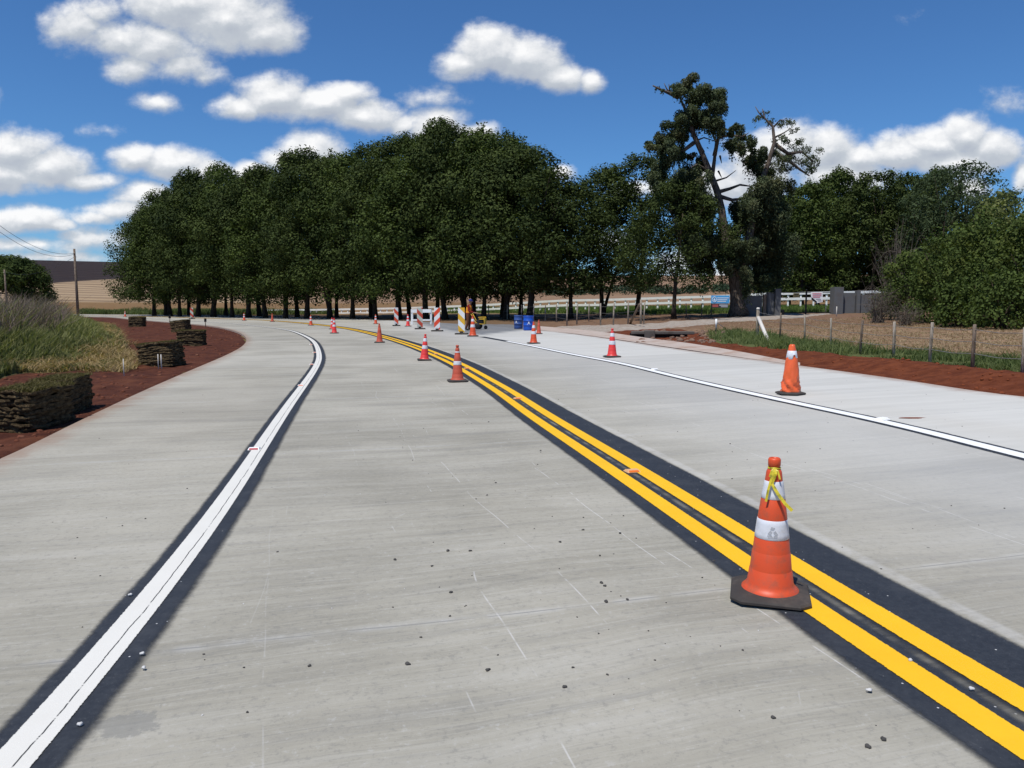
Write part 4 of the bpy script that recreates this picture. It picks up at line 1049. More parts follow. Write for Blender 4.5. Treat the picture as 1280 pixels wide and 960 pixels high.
# ------------------------------------------------------------------ CONES
BODY = [(.158, .038), (.156, .050), (.140, .062), (.1265, .085), (.1165, .16), (.1140, .163), (.1135, .166), (.1045, .262), (.1025, .265), (.1018, .268), (.0935, .345), (.0925, .347), (.0805, .455), (.0805, .457), (.0655, .570), (.0640, .572), (.0480, .672), (.0480, .674), (.0420, .722), (.0360, .735), (.0275, .740), (.0275, .750), (.0340, .757), (.0345, .790), (.0290, .800), (.0200, .800), (.0200, .780)]
def cone_radius(z):
    zs = [p[1] for p in BODY[:24]]; rs_ = [p[0] for p in BODY[:24]]
    return float(np.interp(z, zs, rs_))
def cone_base(bm, half=.215, ch=.06, h=.038, round_=False):
    if round_:
        ang = [PI / 6 + k * PI / 3 for k in range(6)]; out = [(half * 1.1 * math.cos(a), half * 1.1 * math.sin(a)) for a in ang]
    else:
        a_, c2 = half, half - ch
        out = [(a_, -c2), (a_, c2), (c2, a_), (-c2, a_), (-a_, c2), (-a_, -c2), (-c2, -a_), (c2, -a_)]
    lv = [(.93, .004), (1.0, .012), (1.0, .024), (.965, h - .004), (.80, h + .006), (.55, h + .010)]
    rings = []
    for s_, z in lv: rings.append([bm.verts.new((x * s_, y * s_, z)) for x, y in out])
    n = len(out)
    for i in range(len(rings) - 1):
        for k in range(n): bm.faces.new((rings[i][k], rings[i][(k + 1) % n], rings[i + 1][(k + 1) % n], rings[i + 1][k]))
    bm.faces.new(rings[-1]); bm.faces.new(list(reversed(rings[0])))
def band(z0, z1, extra=.0022, seg=40):
    bm = bmesh.new()
    prof = [(cone_radius(z0) + extra * .2, z0), (cone_radius(z0) + extra, z0 + .002)] + [(cone_radius(z0 + (z1 - z0) * t) + extra, z0 + (z1 - z0) * t) for t in (.25, .5, .75)] + [(cone_radius(z1) + extra, z1 - .002), (cone_radius(z1) + extra * .2, z1)]
    lathe(bm, prof, seg, cap_top=False); return bm
def make_cone(kind, mat, bands, base_round=False, rumple=0.0, seg=40):
    root = empty('traffic_cone')
    bm = bmesh.new(); cone_base(bm, round_=base_round, half=.215); bm_obj('base', bm, M_blk, root)
    bm = bmesh.new()
    if rumple:
        prof = [(.150, .045), (.152, .06), (.140, .09), (.138, .12), (.131, .15), (.134, .18), (.124, .22), (.121, .27), (.118, .33), (.112, .40), (.104, .46), (.096, .52), (.088, .57), (.081, .60), (.072, .66), (.062, .71), (.058, .735), (.048, .765), (.044, .785), (.030, .80)]
        lathe(bm, prof, 56, wob=lambda a, z: rumple * (1.6 * math.sin(a * 5 + z * 40) * math.exp(-((z - .16) / .12) ** 2) + .5 * math.sin(a * 9 + z * 90) * math.exp(-((z - .2) / .15) ** 2) + .35 * math.sin(a * 3 - z * 25) + .8 * math.sin(a * 4 + z * 60) * math.exp(-((z - .76) / .04) ** 2)))
    else:
        lathe(bm, BODY, seg, cap_top=False)
    bm_obj('body', bm, mat, root)
    for (z0, z1) in bands:
        if rumple:
            bm = bmesh.new(); r_ = lambda z: float(np.interp(z, [.57, .60, .66, .71], [.089, .082, .073, .063]))
            lathe(bm, [(r_(z0), z0), (r_(z0) + .003, z0 + .002), (r_((z0 + z1) / 2) + .003, (z0 + z1) / 2), (r_(z1) + .003, z1 - .002), (r_(z1), z1)], seg, cap_top=False)
            # torn notch at the lower rim
            for v_ in bm.verts:
                a = math.atan2(v_.co.y, v_.co.x)
                if v_.co.z < z0 + .01 and abs(a + 1.55) < .28: v_.co.z += .05; 
                if v_.co.z < z0 + .01 and a < -1.8: v_.co.z -= .02
        else: bm = band(z0, z1, seg=seg)
        bm_obj('reflective_band', bm, M_wh, root, smooth=True)
    return root
def copy_tree(o, parent=None):
    c = o.copy(); link(c); c.parent = parent
    for ch in [x for x in list(o.children)]: copy_tree(ch, c)
    return c
def put(root, u, v, hpx, label, group=None, rz=0.0, lean=(0, 0), cat='traffic cone', lo=.86, hi=1.22, nat=.80):
    p = P(u, v, .0); s_ = (hpx / ppm(p.y)) / nat; s_ = max(lo, min(hi, s_))
    root.location = p + Vector((0, 0, .004)); root.rotation_euler = (lean[0], lean[1], rz); root.scale = (s_, s_, s_)
    tag(root, label, cat, group); return root
B2 = [(.347, .455), (.572, .672)]
near = make_cone('rigid', M_or, B2, seg=64)
# tape knotted round the neck with two loose ends
bm = bmesh.new()
ring = [(0.031 * math.cos(a), .031 * math.sin(a), .744 + .003 * math.sin(3 * a)) for a in np.linspace(0, 2 * PI, 17)]
def ribbon(bm, pts, wd, nrm=Vector((0, -1, 0)), thick=.0012):
    rows = []
    for i, p in enumerate(pts):
        p = Vector(p); d = (Vector(pts[min(i + 1, len(pts) - 1)]) - Vector(pts[max(i - 1, 0)])).normalized()
        s_ = d.cross(nrm).normalized() * wd * .5; t_ = nrm * thick
        rows.append([bm.verts.new(p - s_), bm.verts.new(p + s_), bm.verts.new(p + s_ + t_), bm.verts.new(p - s_ + t_)])
    for a, b_ in zip(rows[:-1], rows[1:]):
        for k in range(4): bm.faces.new((a[k], a[(k + 1) % 4], b_[(k + 1) % 4], b_[k]))
    bm.faces.new(rows[0]); bm.faces.new(list(reversed(rows[-1])))
tube(bm, ring, .0055, 6, False)
ribbon(bm, [(0, -.034, .744), (-.006, -.052, .73), (-.018, -.062, .68), (-.030, -.076, .63), (-.040, -.078, .565)], .013, Vector((-.15, -1, 0)).normalized())
ribbon(bm, [(0, -.034, .746), (.006, -.055, .72), (-.012, -.062, .665), (.020, -.082, .615), (.060, -.098, .565), (.098, -.104, .530)], .018, Vector((.2, -1, .2)).normalized())
ribbon(bm, [(.0, -.034, .744), (.018, -.045, .735), (.030, -.056, .69)], .010, Vector((.2, -1, 0)).normalized())
ribbon(bm, [(.0, -.034, .746), (-.014, -.045, .735), (-.024, -.050, .70)], .010, Vector((-.3, -1, 0)).normalized())
bm_obj('tape', bm, M_tape, near)
# faded triangular arrow mark on the lower band
bm = bmesh.new()
def on_cone(x, z, e=.0042):
    r_ = cone_radius(z) + e; a = -PI / 2 + x / r_; return (r_ * math.cos(a), r_ * math.sin(a), z)
for tri in ([(-.007, .424), (-.012, .408), (.004, .406), (.014, .420)], [(-.026, .384), (-.012, .404), (-.001, .396), (-.010, .380)], [(-.028, .376), (-.004, .379), (.004, .364), (-.022, .362)], [(.004, .394), (.016, .404), (.030, .384), (.016, .376)], [(.006, .364), (.008, .377), (.028, .376), (.026, .364)]):
    bm.faces.new([bm.verts.new(on_cone(*t)) for t in tri])
bm_obj('printed_mark', bm, M_grey, near)
put(near, 962, 745, 181, 'large near orange cone with two white bands and yellow tape knotted round its neck', rz=-.30, lo=.9, hi=1.1)

bagged = make_cone('bag', M_bag, [(.585, .70)], base_round=True, rumple=.10)
put(bagged, 988, 493, 63, 'cone wrapped in a crumpled orange bag, beside the right white line', rz=.1)
redc = make_cone('red', M_red, B2)
GC = 'traffic cones set out along the new road'
put(redc, 765, 446.5, 36, 'bright red cone with two white bands, second beside the right white line', GC, rz=.3)
def dupc(src, u, v, h, label, rz=0, lean=(0, 0), group=GC):
    c = copy_tree(src); put(c, u, v, h, label, group, rz, lean); return c
c_ = dupc(redc, 530.5, 450.5, 33, 'slightly leaning red cone by the yellow lines', .2, (0, .05))
c_['label'] = 'slightly leaning red cone by the yellow lines, behind the dull thin banded cone'
mid = make_cone('mid', M_or_dirty, [(.365, .45), (.635, .66)])
put(mid, 572, 477, 46, 'dull red cone with a thin upper band beside the yellow lines', GC, rz=.25)
or2 = make_cone('or2', M_or, B2, seg=24)
put(or2, 667, 429.5, 27, 'orange cone with two white bands standing in front of the blue drums', GC, rz=.4)
dirty = make_cone('dirty', M_or_dirty, [], seg=24)
put(dirty, 474.5, 428.3, 24, 'plain orange cone without bands, between the red cones by the yellow lines', GC, rz=.1)
dupc(or2, 591, 420.5, 26, 'orange cone with white bands right beside the yellow striped panel')
dupc(dirty, 673.5, 417.5, 15, 'small dull cone half hidden behind the cone in front of the drums')
dupc(redc, 418, 416.7, 19, 'red cone with two bands, nearer one of the close pair on the far yellow lines')
dupc(redc, 415.3, 411.5, 14, 'red cone just behind the nearer one of the close pair')
dupc(redc, 510, 408, 15, 'small red cone between the first two striped panels')
dupc(or2, 469.7, 405, 12, 'small orange cone left of the striped panels, beyond the yellow lines')
dupc(or2, 388.7, 406.8, 13, 'small orange cone left of the close pair of red cones')
dupc(dirty, 340.5, 402.2, 10.5, 'tiny brownish cone on the far bend, second from the left of the row')
dupc(or2, 305.3, 400.8, 9, 'tiny orange cone on the far bend above the end of the red soil')
dupc(or2, 156.5, 396.0, 6, 'tiny pale cone on the far road above the distant turf stack')

# ------------------------------------------------------------------ STRIPED PANELS
def panel(u, v, hpx, wpx, mat, label, rz=0, group='striped marker panels closing the road'):
    p = P(u, v); k = ppm(p.y); H_ = hpx / k; W_ = wpx / k
    root = tag(empty('striped_panel', p, rz), label, 'marker panel', group)
    bm = bmesh.new(); box(bm, (0, 0, .10 + (H_ - .10) / 2), (W_, .05, H_ - .10), bevel=.008)
    bm_obj('board', bm, mat, root)
    bm = bmesh.new(); box(bm, (0, 0, .035), (W_ * 1.9, .42, .07), bevel=.02); box(bm, (0, 0, .11), (W_ * .5, .09, .10), bevel=.01)
    bm_obj('base', bm, M_blk, root); return root
M_s1 = stripe_mat('red_white_stripes', (.72, .08, .03), (.72, .72, .70), 1, .27); M_s2 = stripe_mat('red_white_stripes_mirrored', (.74, .07, .025), (.78, .78, .76), -1, .28)
M_s1f = stripe_mat('faded_red_white_stripes', (.52, .07, .035), (.52, .55, .47), 1, .27)
M_s3 = stripe_mat('yellow_white_stripes', (.74, .42, .03), (.80, .80, .78), 1, .30)
panel(495.5, 407.5, 23, 5, M_s1, 'red and white striped panel, leftmost of the striped panels', .25)
panel(525, 411.5, 27, 7, M_s1f, 'faded red and greenish white striped panel in front of the white barrier', .15)
panel(546.5, 414.2, 29.5, 7.4, M_s2, 'clean red and white striped panel right of the white barrier, stripes rising right', -.1)
panel(577, 418, 33.5, 8.4, M_s3, 'yellow and white striped panel beside the worker', -.1)
panel(240, 398.7, 14, 3.6, M_s1f, 'worn brown and white panel on the far bend above the turf stacks', .2)

# white trestle barrier
p = P(527, 405.2); k = ppm(p.y)
br = tag(empty('road_barrier', p, -.05), 'white wooden trestle barrier behind the striped panels', 'barrier')
for sx in (-1, 1):
    bm = bmesh.new(); box(bm, (sx * 12 / k, -.12, 9.2 / k), (1.7 / k, .05, 19 / k), Matrix.Identity(3)); bm_obj('leg', bm, M_white, br)
    bm = bmesh.new(); box(bm, (sx * 12 / k, .22, 8.8 / k), (1.4 / k, .05, 18 / k)); bm_obj('leg', bm, M_white, br)
bm = bmesh.new(); box(bm, (0, -.17, 16.5 / k), (25 / k, .03, 4.2 / k), bevel=.006); bm_obj('rail', bm, M_white, br)
bm = bmesh.new(); box(bm, (0, -.16, 5.2 / k), (24 / k, .03, 1.8 / k), bevel=.004); bm_obj('rail', bm, M_white, br)

# ------------------------------------------------------------------ BLUE DRUMS
def drum(u, v, h, wpx, mat, label, mark):
    p = P(u, v); k = ppm(p.y); R_ = wpx / k / 2; H_ = h / k
    root = tag(empty('plastic_drum', p, 0), label, 'drum', 'blue plastic drums by the track')
    bm = bmesh.new(); prof = [(R_ * .92, 0), (R_ * .98, .03), (R_ * .97, .08), (R_, .10), (R_ * .98, .13), (R_ * .98, H_ * .33), (R_ * 1.03, H_ * .345), (R_ * 1.03, H_ * .375), (R_ * .98, H_ * .39), (R_ * .98, H_ * .63), (R_ * 1.03, H_ * .645), (R_ * 1.03, H_ * .675), (R_ * .98, H_ * .69), (R_ * .98, H_ - .08), (R_ * 1.02, H_ - .05), (R_ * 1.02, H_ - .01), (R_ * .96, H_)]
    lathe(bm, prof, 36, cap_top=False, cap_bot=True); bm_obj('body', bm, mat, root)
    bm = bmesh.new(); lathe(bm, [(R_ * .955, H_ - .03), (R_ * .955, H_ - .012), (.02, H_ - .01)], 36); bm_obj('lid', bm, mat, root)
    bm = bmesh.new()
    def oc(x, z, e=.012):
        r_ = R_ * .98 + e; a = -PI / 2 + x / r_ + mark; return (r_ * math.cos(a), r_ * math.sin(a), z)
    m_ = R_ * .36; zc = H_ * .47; e_ = .02
    for q in ([(0, m_ * 1.25), (-m_ * .42, m_ * .2), (0, m_ * .35)], [(0, m_ * 1.25), (0, m_ * .35), (m_ * .42, m_ * .2)], [(-m_ * .42, m_ * .2), (-m_ * .9, -m_ * .7), (-m_ * .25, -m_ * .15), (0, m_ * .35)], [(m_ * .42, m_ * .2), (0, m_ * .35), (m_ * .25, -m_ * .15), (m_ * .9, -m_ * .7)]):
        bm.faces.new([bm.verts.new(oc(a, zc + b_, e_)) for a, b_ in q])
    bm_obj('emblem', bm, M_white, root); return root
drum(648, 411, 17, 11, M_blue2, 'faded blue plastic drum, left of the bright blue one', -.5)
drum(660.5, 413, 18.5, 13, M_blue, 'bright blue plastic drum with a white peaked emblem', .05)

# ------------------------------------------------------------------ WORKER AND MACHINE
def person():
    p = P(585.5, 413); root_loc = p
    J = {'pelvis': (0, 0, .92), 'belly': (.01, 0, 1.06), 'chest': (.06, 0, 1.28), 'neck': (.10, 0, 1.46), 'head0': (.125, 0, 1.54), 'head1': (.14, 0, 1.64), 'head2': (.13, 0, 1.70),
         'hipL': (0, .10, .88), 'kneeL': (.07, .12, .48), 'ankL': (-.02, .13, .09), 'toeL': (.17, .14, .04), 'hipR': (0, -.10, .88), 'kneeR': (.02, -.12, .48), 'ankR': (-.12, -.13, .09), 'toeR': (.06, -.14, .04),
         'shL': (.07, .20, 1.38), 'elL': (.15, .25, 1.10), 'wrL': (.38, .20, 1.00), 'paL': (.45, .19, .995), 'shR': (.07, -.20, 1.38), 'elR': (.13, -.25, 1.10), 'wrR': (.37, -.20, 1.00), 'paR': (.44, -.19, .995)}
    R_ = {'pelvis': (.15, .14), 'belly': (.13, .13), 'chest': (.15, .12), 'neck': (.055, .055), 'head0': (.075, .07), 'head1': (.098, .085), 'head2': (.08, .07), 'hip': (.095, .095), 'knee': (.06, .06), 'ank': (.042, .042), 'toe': (.04, .035), 'sh': (.06, .06), 'el': (.043, .043), 'wr': (.028, .028), 'pa': (.036, .022)}
    E = [('pelvis', 'belly'), ('belly', 'chest'), ('chest', 'neck'), ('neck', 'head0'), ('head0', 'head1'), ('head1', 'head2')]
    for s_ in 'LR': E += [('pelvis', 'hip' + s_), ('hip' + s_, 'knee' + s_), ('knee' + s_, 'ank' + s_), ('ank' + s_, 'toe' + s_), ('chest', 'sh' + s_), ('sh' + s_, 'el' + s_), ('el' + s_, 'wr' + s_), ('wr' + s_, 'pa' + s_)]
    for s_, sg in (('L', 1), ('R', -1)):
        pa = Vector(J['pa' + s_])
        for f in range(4):
            a = f'f{f}{s_}'; ln = (.040, .046, .043, .034)[f]; y = (f - 1.5) * .021 * sg
            J[a + 'a'] = tuple(pa + Vector((.035, y, .004))); J[a + 'b'] = tuple(pa + Vector((.035 + ln, y, -.012))); J[a + 'c'] = tuple(pa + Vector((.025 + ln, y, -.040)))
            E += [('pa' + s_, a + 'a'), (a + 'a', a + 'b'), (a + 'b', a + 'c')]
        J['t' + s_ + 'a'] = tuple(pa + Vector((-.01, -.036 * sg, -.01))); J['t' + s_ + 'b'] = tuple(pa + Vector((.03, -.05 * sg, -.03))); E += [('pa' + s_, 't' + s_ + 'a'), ('t' + s_ + 'a', 't' + s_ + 'b')]
    names = list(J); me = bpy.data.meshes.new('sk'); me.from_pydata([J[n] for n in names], [(names.index(a), names.index(b_)) for a, b_ in E], [])
    o = bpy.data.objects.new('sk', me); link(o)
    md = o.modifiers.new('s', 'SKIN'); o.modifiers.new('d', 'SUBSURF').levels = 2
    sk = me.skin_vertices[0].data if me.skin_vertices else None
    if sk is None: return None
    for i, n in enumerate(names):
        key = n if n in R_ else (n[:-1] if n[:-1] in R_ else None)
        r_ = R_[key] if key else (.009, .009)
        sk[i].radius = r_; sk[i].use_root = (n == 'pelvis')
    bpy.context.view_layer.update(); dg = bpy.context.evaluated_depsgraph_get()
    m2 = bpy.data.meshes.new_from_object(o.evaluated_get(dg)); bpy.data.objects.remove(o); m2.materials.clear()
    body = obj('person', m2, M_skin); body.location = root_loc; body.rotation_euler = (0, 0, -.25)
    for pl in m2.polygons: pl.use_smooth = True
    def garment(name, test, mat, off):
        bm = bmesh.new(); bm.from_mesh(m2); bm.normal_update()
        bmesh.ops.delete(bm, geom=[f for f in bm.faces if not test(f.calc_center_median())], context='FACES')
        for v_ in bm.verts: v_.co += v_.normal * off
        seen = set(); comps = []
        for v0 in bm.verts:
            if v0 in seen: continue
            st = [v0]; seen.add(v0); cm_ = []
            while st:
                q = st.pop(); cm_.append(q)
                for e in q.link_edges:
                    o2 = e.other_vert(q)
                    if o2 not in seen: seen.add(o2); st.append(o2)
            comps.append(cm_)
        comps.sort(key=len)
        for cm_ in comps[:-1]: bmesh.ops.delete(bm, geom=cm_, context='VERTS')
        return bm_obj(name, bm, mat, body, smooth=True)
    garment('shirt', lambda c: .90 < c.z < 1.46 and not (c.x > .34), M_shirt, .016)
    garment('safety_vest', lambda c: 1.0 < c.z < 1.40 and abs(c.y) < .15 and c.x < .30, M_vest, .026)
    garment('trousers', lambda c: .12 < c.z < .96 and c.x < .26, M_trous, .02)
    garment('boot', lambda c: c.z < .17 and c.y > 0, M_boot, .012); garment('boot', lambda c: c.z < .17 and c.y < 0, M_boot, .012)
    bm = bmesh.new(); lathe(bm, [(.112, 1.655), (.114, 1.69), (.100, 1.735), (.065, 1.768), (.02, 1.780)], 20, cap_top=True)
    bmesh.ops.translate(bm, vec=(.135, 0, 0), verts=bm.verts); bm_obj('cap', bm, M_cap, body)
    bm = bmesh.new(); box(bm, (.25, 0, 1.66), (.12, .14, .015), bevel=.006); bm_obj('cap_peak', bm, M_cap, body)
    for sy in (-1, 1):
        bm = bmesh.new(); bmesh.ops.create_icosphere(bm, subdivisions=2, radius=.012); bmesh.ops.translate(bm, vec=(.232, sy * .033, 1.635), verts=bm.verts); bm_obj('eye', bm, M_white, body)
    bm = bmesh.new(); tube(bm, [(.225, 0, 1.635), (.247, 0, 1.60), (.226, 0, 1.592)], [.008, .014, .008], 6); bm_obj('nose', bm, M_skin, body)
    return tag(body, 'worker in a blue cap, red shirt and orange vest gripping the handle of a machine', 'person')
try: wk = person()
except Exception as ex: print('PERSON', ex)
# yellow walk-behind marking machine
p = P(598, 411.5); k = ppm(p.y)
mc = tag(empty('marking_machine', p, -.25), 'small yellow walk behind machine with black wheels in front of the worker', 'machine')
for sy in (-.22, .22):
    bm = bmesh.new(); lathe(bm, [(.02, -.04), (.17, -.045), (.185, -.02), (.185, .02), (.17, .045), (.02, .04)], 24)
    bmesh.ops.rotate(bm, cent=(0, 0, 0), matrix=Matrix.Rotation(PI / 2, 3, 'X'), verts=bm.verts); bmesh.ops.translate(bm, vec=(0, sy, .19), verts=bm.verts); w_o = bm_obj('wheel', bm, M_steelblk, mc)
    bm = bmesh.new(); tube(bm, [(-.62, sy * .9, 1.0), (-.45, sy * .9, .98), (-.15, sy * .8, .45), (.0, sy * .8, .32), (.42, sy * .8, .30), (.40, sy * .8, .72), (.05, sy * .8, .70)], .022, 8); bm_obj('frame', bm, M_yel, mc)
bm = bmesh.new(); lathe(bm, [(.02, -.03), (.10, -.03), (.115, 0), (.10, .03), (.02, .03)], 18); bmesh.ops.rotate(bm, cent=(0, 0, 0), matrix=Matrix.Rotation(PI / 2, 3, 'X'), verts=bm.verts); bmesh.ops.translate(bm, vec=(.45, 0, .115), verts=bm.verts); bm_obj('wheel', bm, M_steelblk, mc)
bm = bmesh.new(); box(bm, (.10, 0, .44), (.42, .34, .20), bevel=.03); box(bm, (.12, 0, .60), (.26, .24, .16), bevel=.04); bm_obj('engine', bm, M_steelblk, mc)
bm = bmesh.new(); box(bm, (.26, 0, .60), (.34, .40, .05), bevel=.01); box(bm, (.42, 0, .50), (.03, .40, .34), bevel=.008); bm_obj('guard', bm, M_yel, mc)
bm = bmesh.new(); tube(bm, [(-.62, -.2, 1.0), (-.62, .2, 1.0)], .02, 8); bm_obj('handlebar', bm, M_blkclean, mc)

# ------------------------------------------------------------------ TURF STACKS
def turf_stack(u, v, w_, d_, h_, rz, label, seed, tilt=(0, 0)):
    p = P(u, v); z = T(p.x, p.y); rg_ = np.random.default_rng(seed)
    root = tag(empty('turf_stack', (p.x, p.y, z - .03), rz), label, 'turf stack', 'stacks of cut turf on the red soil')
    root.rotation_euler = (tilt[0], tilt[1], rz)
    nl = max(7, int(h_ / .046)); bm = bmesh.new()
    for i in range(nl):
        t = h_ / nl; zc = (i + .5) * t; ox, oy = rg_.normal(0, .010, 2)
        n = 44; ring0, ring1, ring2 = [], [], []
        ph = rg_.random(4) * 6.28
        for q in range(n):
            a = 2 * PI * q / n; c_, s_ = math.cos(a), math.sin(a)
            m_ = max(abs(c_), abs(s_)) ** .93; x = c_ / m_ * w_ / 2; y = s_ / m_ * d_ / 2
            j = 1 + .018 * math.sin(7 * a + zc * 19 + seed) + .014 * math.sin(13 * a - zc * 31) + .010 * math.sin(11 * a + ph[1]) + rg_.normal(0, .020)
            zw = .009 * math.sin(4 * a + ph[2]) + .006 * math.sin(9 * a + ph[3]) + rg_.normal(0, .006) + .008 * math.sin(3 * a)
            ring0.append(bm.verts.new((x * j * .985 + ox, y * j * .985 + oy, zc - t * .5 + zw))); ring1.append(bm.verts.new((x * j * 1.012 + ox, y * j * 1.012 + oy, zc - t * .05 + zw))); ring2.append(bm.verts.new((x * j * .992 + ox, y * j * .992 + oy, zc + t * .47 + zw)))
        for r0, r1 in ((ring0, ring1), (ring1, ring2)):
            for q in range(n): bm.faces.new((r0[q], r0[(q + 1) % n], r1[(q + 1) % n], r1[q]))
        bm.faces.new(ring2); bm.faces.new(list(reversed(ring0)))
    bm_obj('turf_slabs', bm, M_turf, root)
    n = int(2600 * w_ * d_ + 300); pts_ = np.stack([rg_.uniform(-w_ / 2, w_ / 2, n), rg_.uniform(-d_ / 2, d_ / 2, n), np.full(n, h_ - .01)], 1)
    o = blades('turf_grass', pts_, .015 + .05 * rg_.random(n), .007, M_turfgrass, rg_, 1.0); o.parent = root
    return root
turf_stack(44, 528, 1.0, .52, .54, 1.60, 'nearest stack of cut turf at the left edge of the road', 1, (.03, .0))
turf_stack(80, 510, 1.05, .56, .52, 1.78, 'stack of cut turf right behind the nearest one, touching it', 6, (-.03, .0))
turf_stack(203, 454, 1.0, .60, .62, -.20, 'stack of cut turf with two white stakes in front of it', 2, (.0, -.10))
turf_stack(240, 431, .95, .60, .60, .12, 'squat turf stack just behind the one with two stakes', 3)
turf_stack(227, 415, .95, .6, .62, -.35, 'tilted reddish turf stack, between the squat one and the far road', 4, (0, -.12))
turf_stack(172, 408, .95, .7, .66, .1, 'farthest small turf stack near the far edge of the red soil', 5)
# stakes
def stake(u, v, vt, wpx, label, mat=M_stake, name='stake', group=None, dx=0, extra=None):
    p = P(u, v); z = T(p.x, p.y); k = ppm(p.y); H_ = (v - vt) / k; r_ = wpx / k / 2
    bm = bmesh.new(); tube(bm, [(0, 0, -.1), (dx / k * .5, 0, H_ * .5), (dx / k, 0, H_)], [r_, r_ * .95, r_ * .8], 6)
    o = bm_obj(name, bm, mat); o.location = (p.x, p.y, z); return tag(o, label, 'stake', group)
stake(155, 468, 446, 1.3, 'single white stake standing in the red soil beside the dry straw')
stake(198, 457.5, 440, 1.3, 'left one of the two white stakes before the turf stack')
stake(201.8, 457.5, 440, 1.5, 'right one of the two white stakes before the turf stack')
stake(1032, 391, 380, 1.1, 'thin white stake in front of the gate opening')
stake(1045.5, 395.5, 383, 1.3, 'white stake in front of the right gate pillar')
stake(1056.5, 391, 380, 1.1, 'thin white stake against the right grey wall, next to the pillar')
stake(1069, 391, 382, 1.1, 'thin stake leaning left against the grey wall pier', dx=-1.5)
stake(1094, 399, 374, 1.4, 'tall pale stake by the twig tangle at the wall end')
def marker(u, v, vt, label):
    p = P(u, v); z = T(p.x, p.y); k = ppm(p.y); H_ = (v - vt) / k
    root = tag(empty('marker_post', (p.x, p.y, z)), label, 'marker post', 'small dark headed posts at the edge of the far bend')
    bm = bmesh.new(); tube(bm, [(0, 0, -.1), (0, 0, H_ * .8)], .028, 6); bm_obj('pole', bm, M_postd, root)
    bm = bmesh.new(); box(bm, (0, 0, H_ * .82), (2.9 / k, .05, 4.2 / k), bevel=.02); bm_obj('reflector_head', bm, M_blkclean, root)
marker(212.5, 405.5, 393, 'dark headed marker post left of the worn striped panel')
marker(257, 408.5, 398, 'dark headed marker post right of the worn striped panel')
# small stump/barrel shape on the far verge
p = P(218.5, 392.8)
bm = bmesh.new(); lathe(bm, [(.28, 0), (.32, .1), (.30, .3), (.25, .5)], 14, wob=lambda a, z: .08 * math.sin(3 * a)); o = bm_obj('tree_stump', bm, M_bark); o.location = (p.x, p.y, T(p.x, p.y) - .05); tag(o, 'dark stump beyond the far road under the leftmost grove trees', 'stump')

# ------------------------------------------------------------------ WHITE RAIL FENCE (pasture)
def rail_fence():
    root = tag(empty('rail_fence', at(757, 388, 88)), 'long white two rail paddock fence across the pasture', 'fence'); o0 = root.location.copy()
    # (u, v of the top rail, distance)
    key = [(330, 387.5, 118), (400, 386.5, 112), (500, 384.7, 104), (600, 381, 98), (660, 377.4, 93), (707, 374.8, 90), (760, 374, 87), (835, 371.4, 84), (888, 370, 82), (960, 366.5, 80), (1040, 365, 78), (1110, 363.5, 78)]
    us = [k_[0] for k_ in key]; vs = [k_[1] for k_ in key]; Ds = [k_[2] for k_ in key]
    def tp(u): return at(u, float(np.interp(u, us, vs)), float(np.interp(u, us, Ds)))
    # posts every ~1.75 m
    P_ = [tp(u) for u in np.linspace(330, 1110, 400)]
    L = [0]
    for a, b_ in zip(P_[:-1], P_[1:]): L.append(L[-1] + (b_ - a).xy.length)
    n = 72; posts = []
    for i in range(n):
        s_ = L[-1] * i / (n - 1); j = int(np.searchsorted(L, s_)); j = min(max(j, 1), len(P_) - 1); f = (s_ - L[j - 1]) / max(L[j] - L[j - 1], 1e-6)
        posts.append(P_[j - 1].lerp(P_[j], f))
    hh_ = 1.35
    for i, q in enumerate(posts):
        d = (posts[min(i + 1, n - 1)] - posts[max(i - 1, 0)]); ang = math.atan2(d.y, d.x)
        gz = min(T(q.x, q.y), q.z - 1.1)
        bm = bmesh.new(); h = q.z - gz + .2; box(bm, (0, .02, -h / 2), (.17, .13, h - .03), Matrix.Rotation(ang, 3, 'Z'))
        o = bm_obj('post', bm, M_white, root); o.location = q - o0
    for dz_, hgt in ((0, .25), (-.55, .25)):
        bm = bmesh.new()
        for a, b_ in zip(posts[:-1], posts[1:]):
            d = b_ - a; ang = math.atan2(d.y, d.x); pit = math.atan2(d.z, d.xy.length)
            M_ = Matrix.Rotation(ang, 3, 'Z') @ Matrix.Rotation(-pit, 3, 'Y')
            vs_ = box(bm, (0, -.09, 0), (d.length * 1.001, .05, hgt)); 
            bmesh.ops.rotate(bm, cent=(0, 0, 0), matrix=M_, verts=vs_); bmesh.ops.translate(bm, vec=(a + b_) / 2 - o0 + Vector((0, 0, dz_ - hgt / 2 + .05)), verts=vs_)
        bm_obj('rail', bm, M_white, root)
rail_fence()

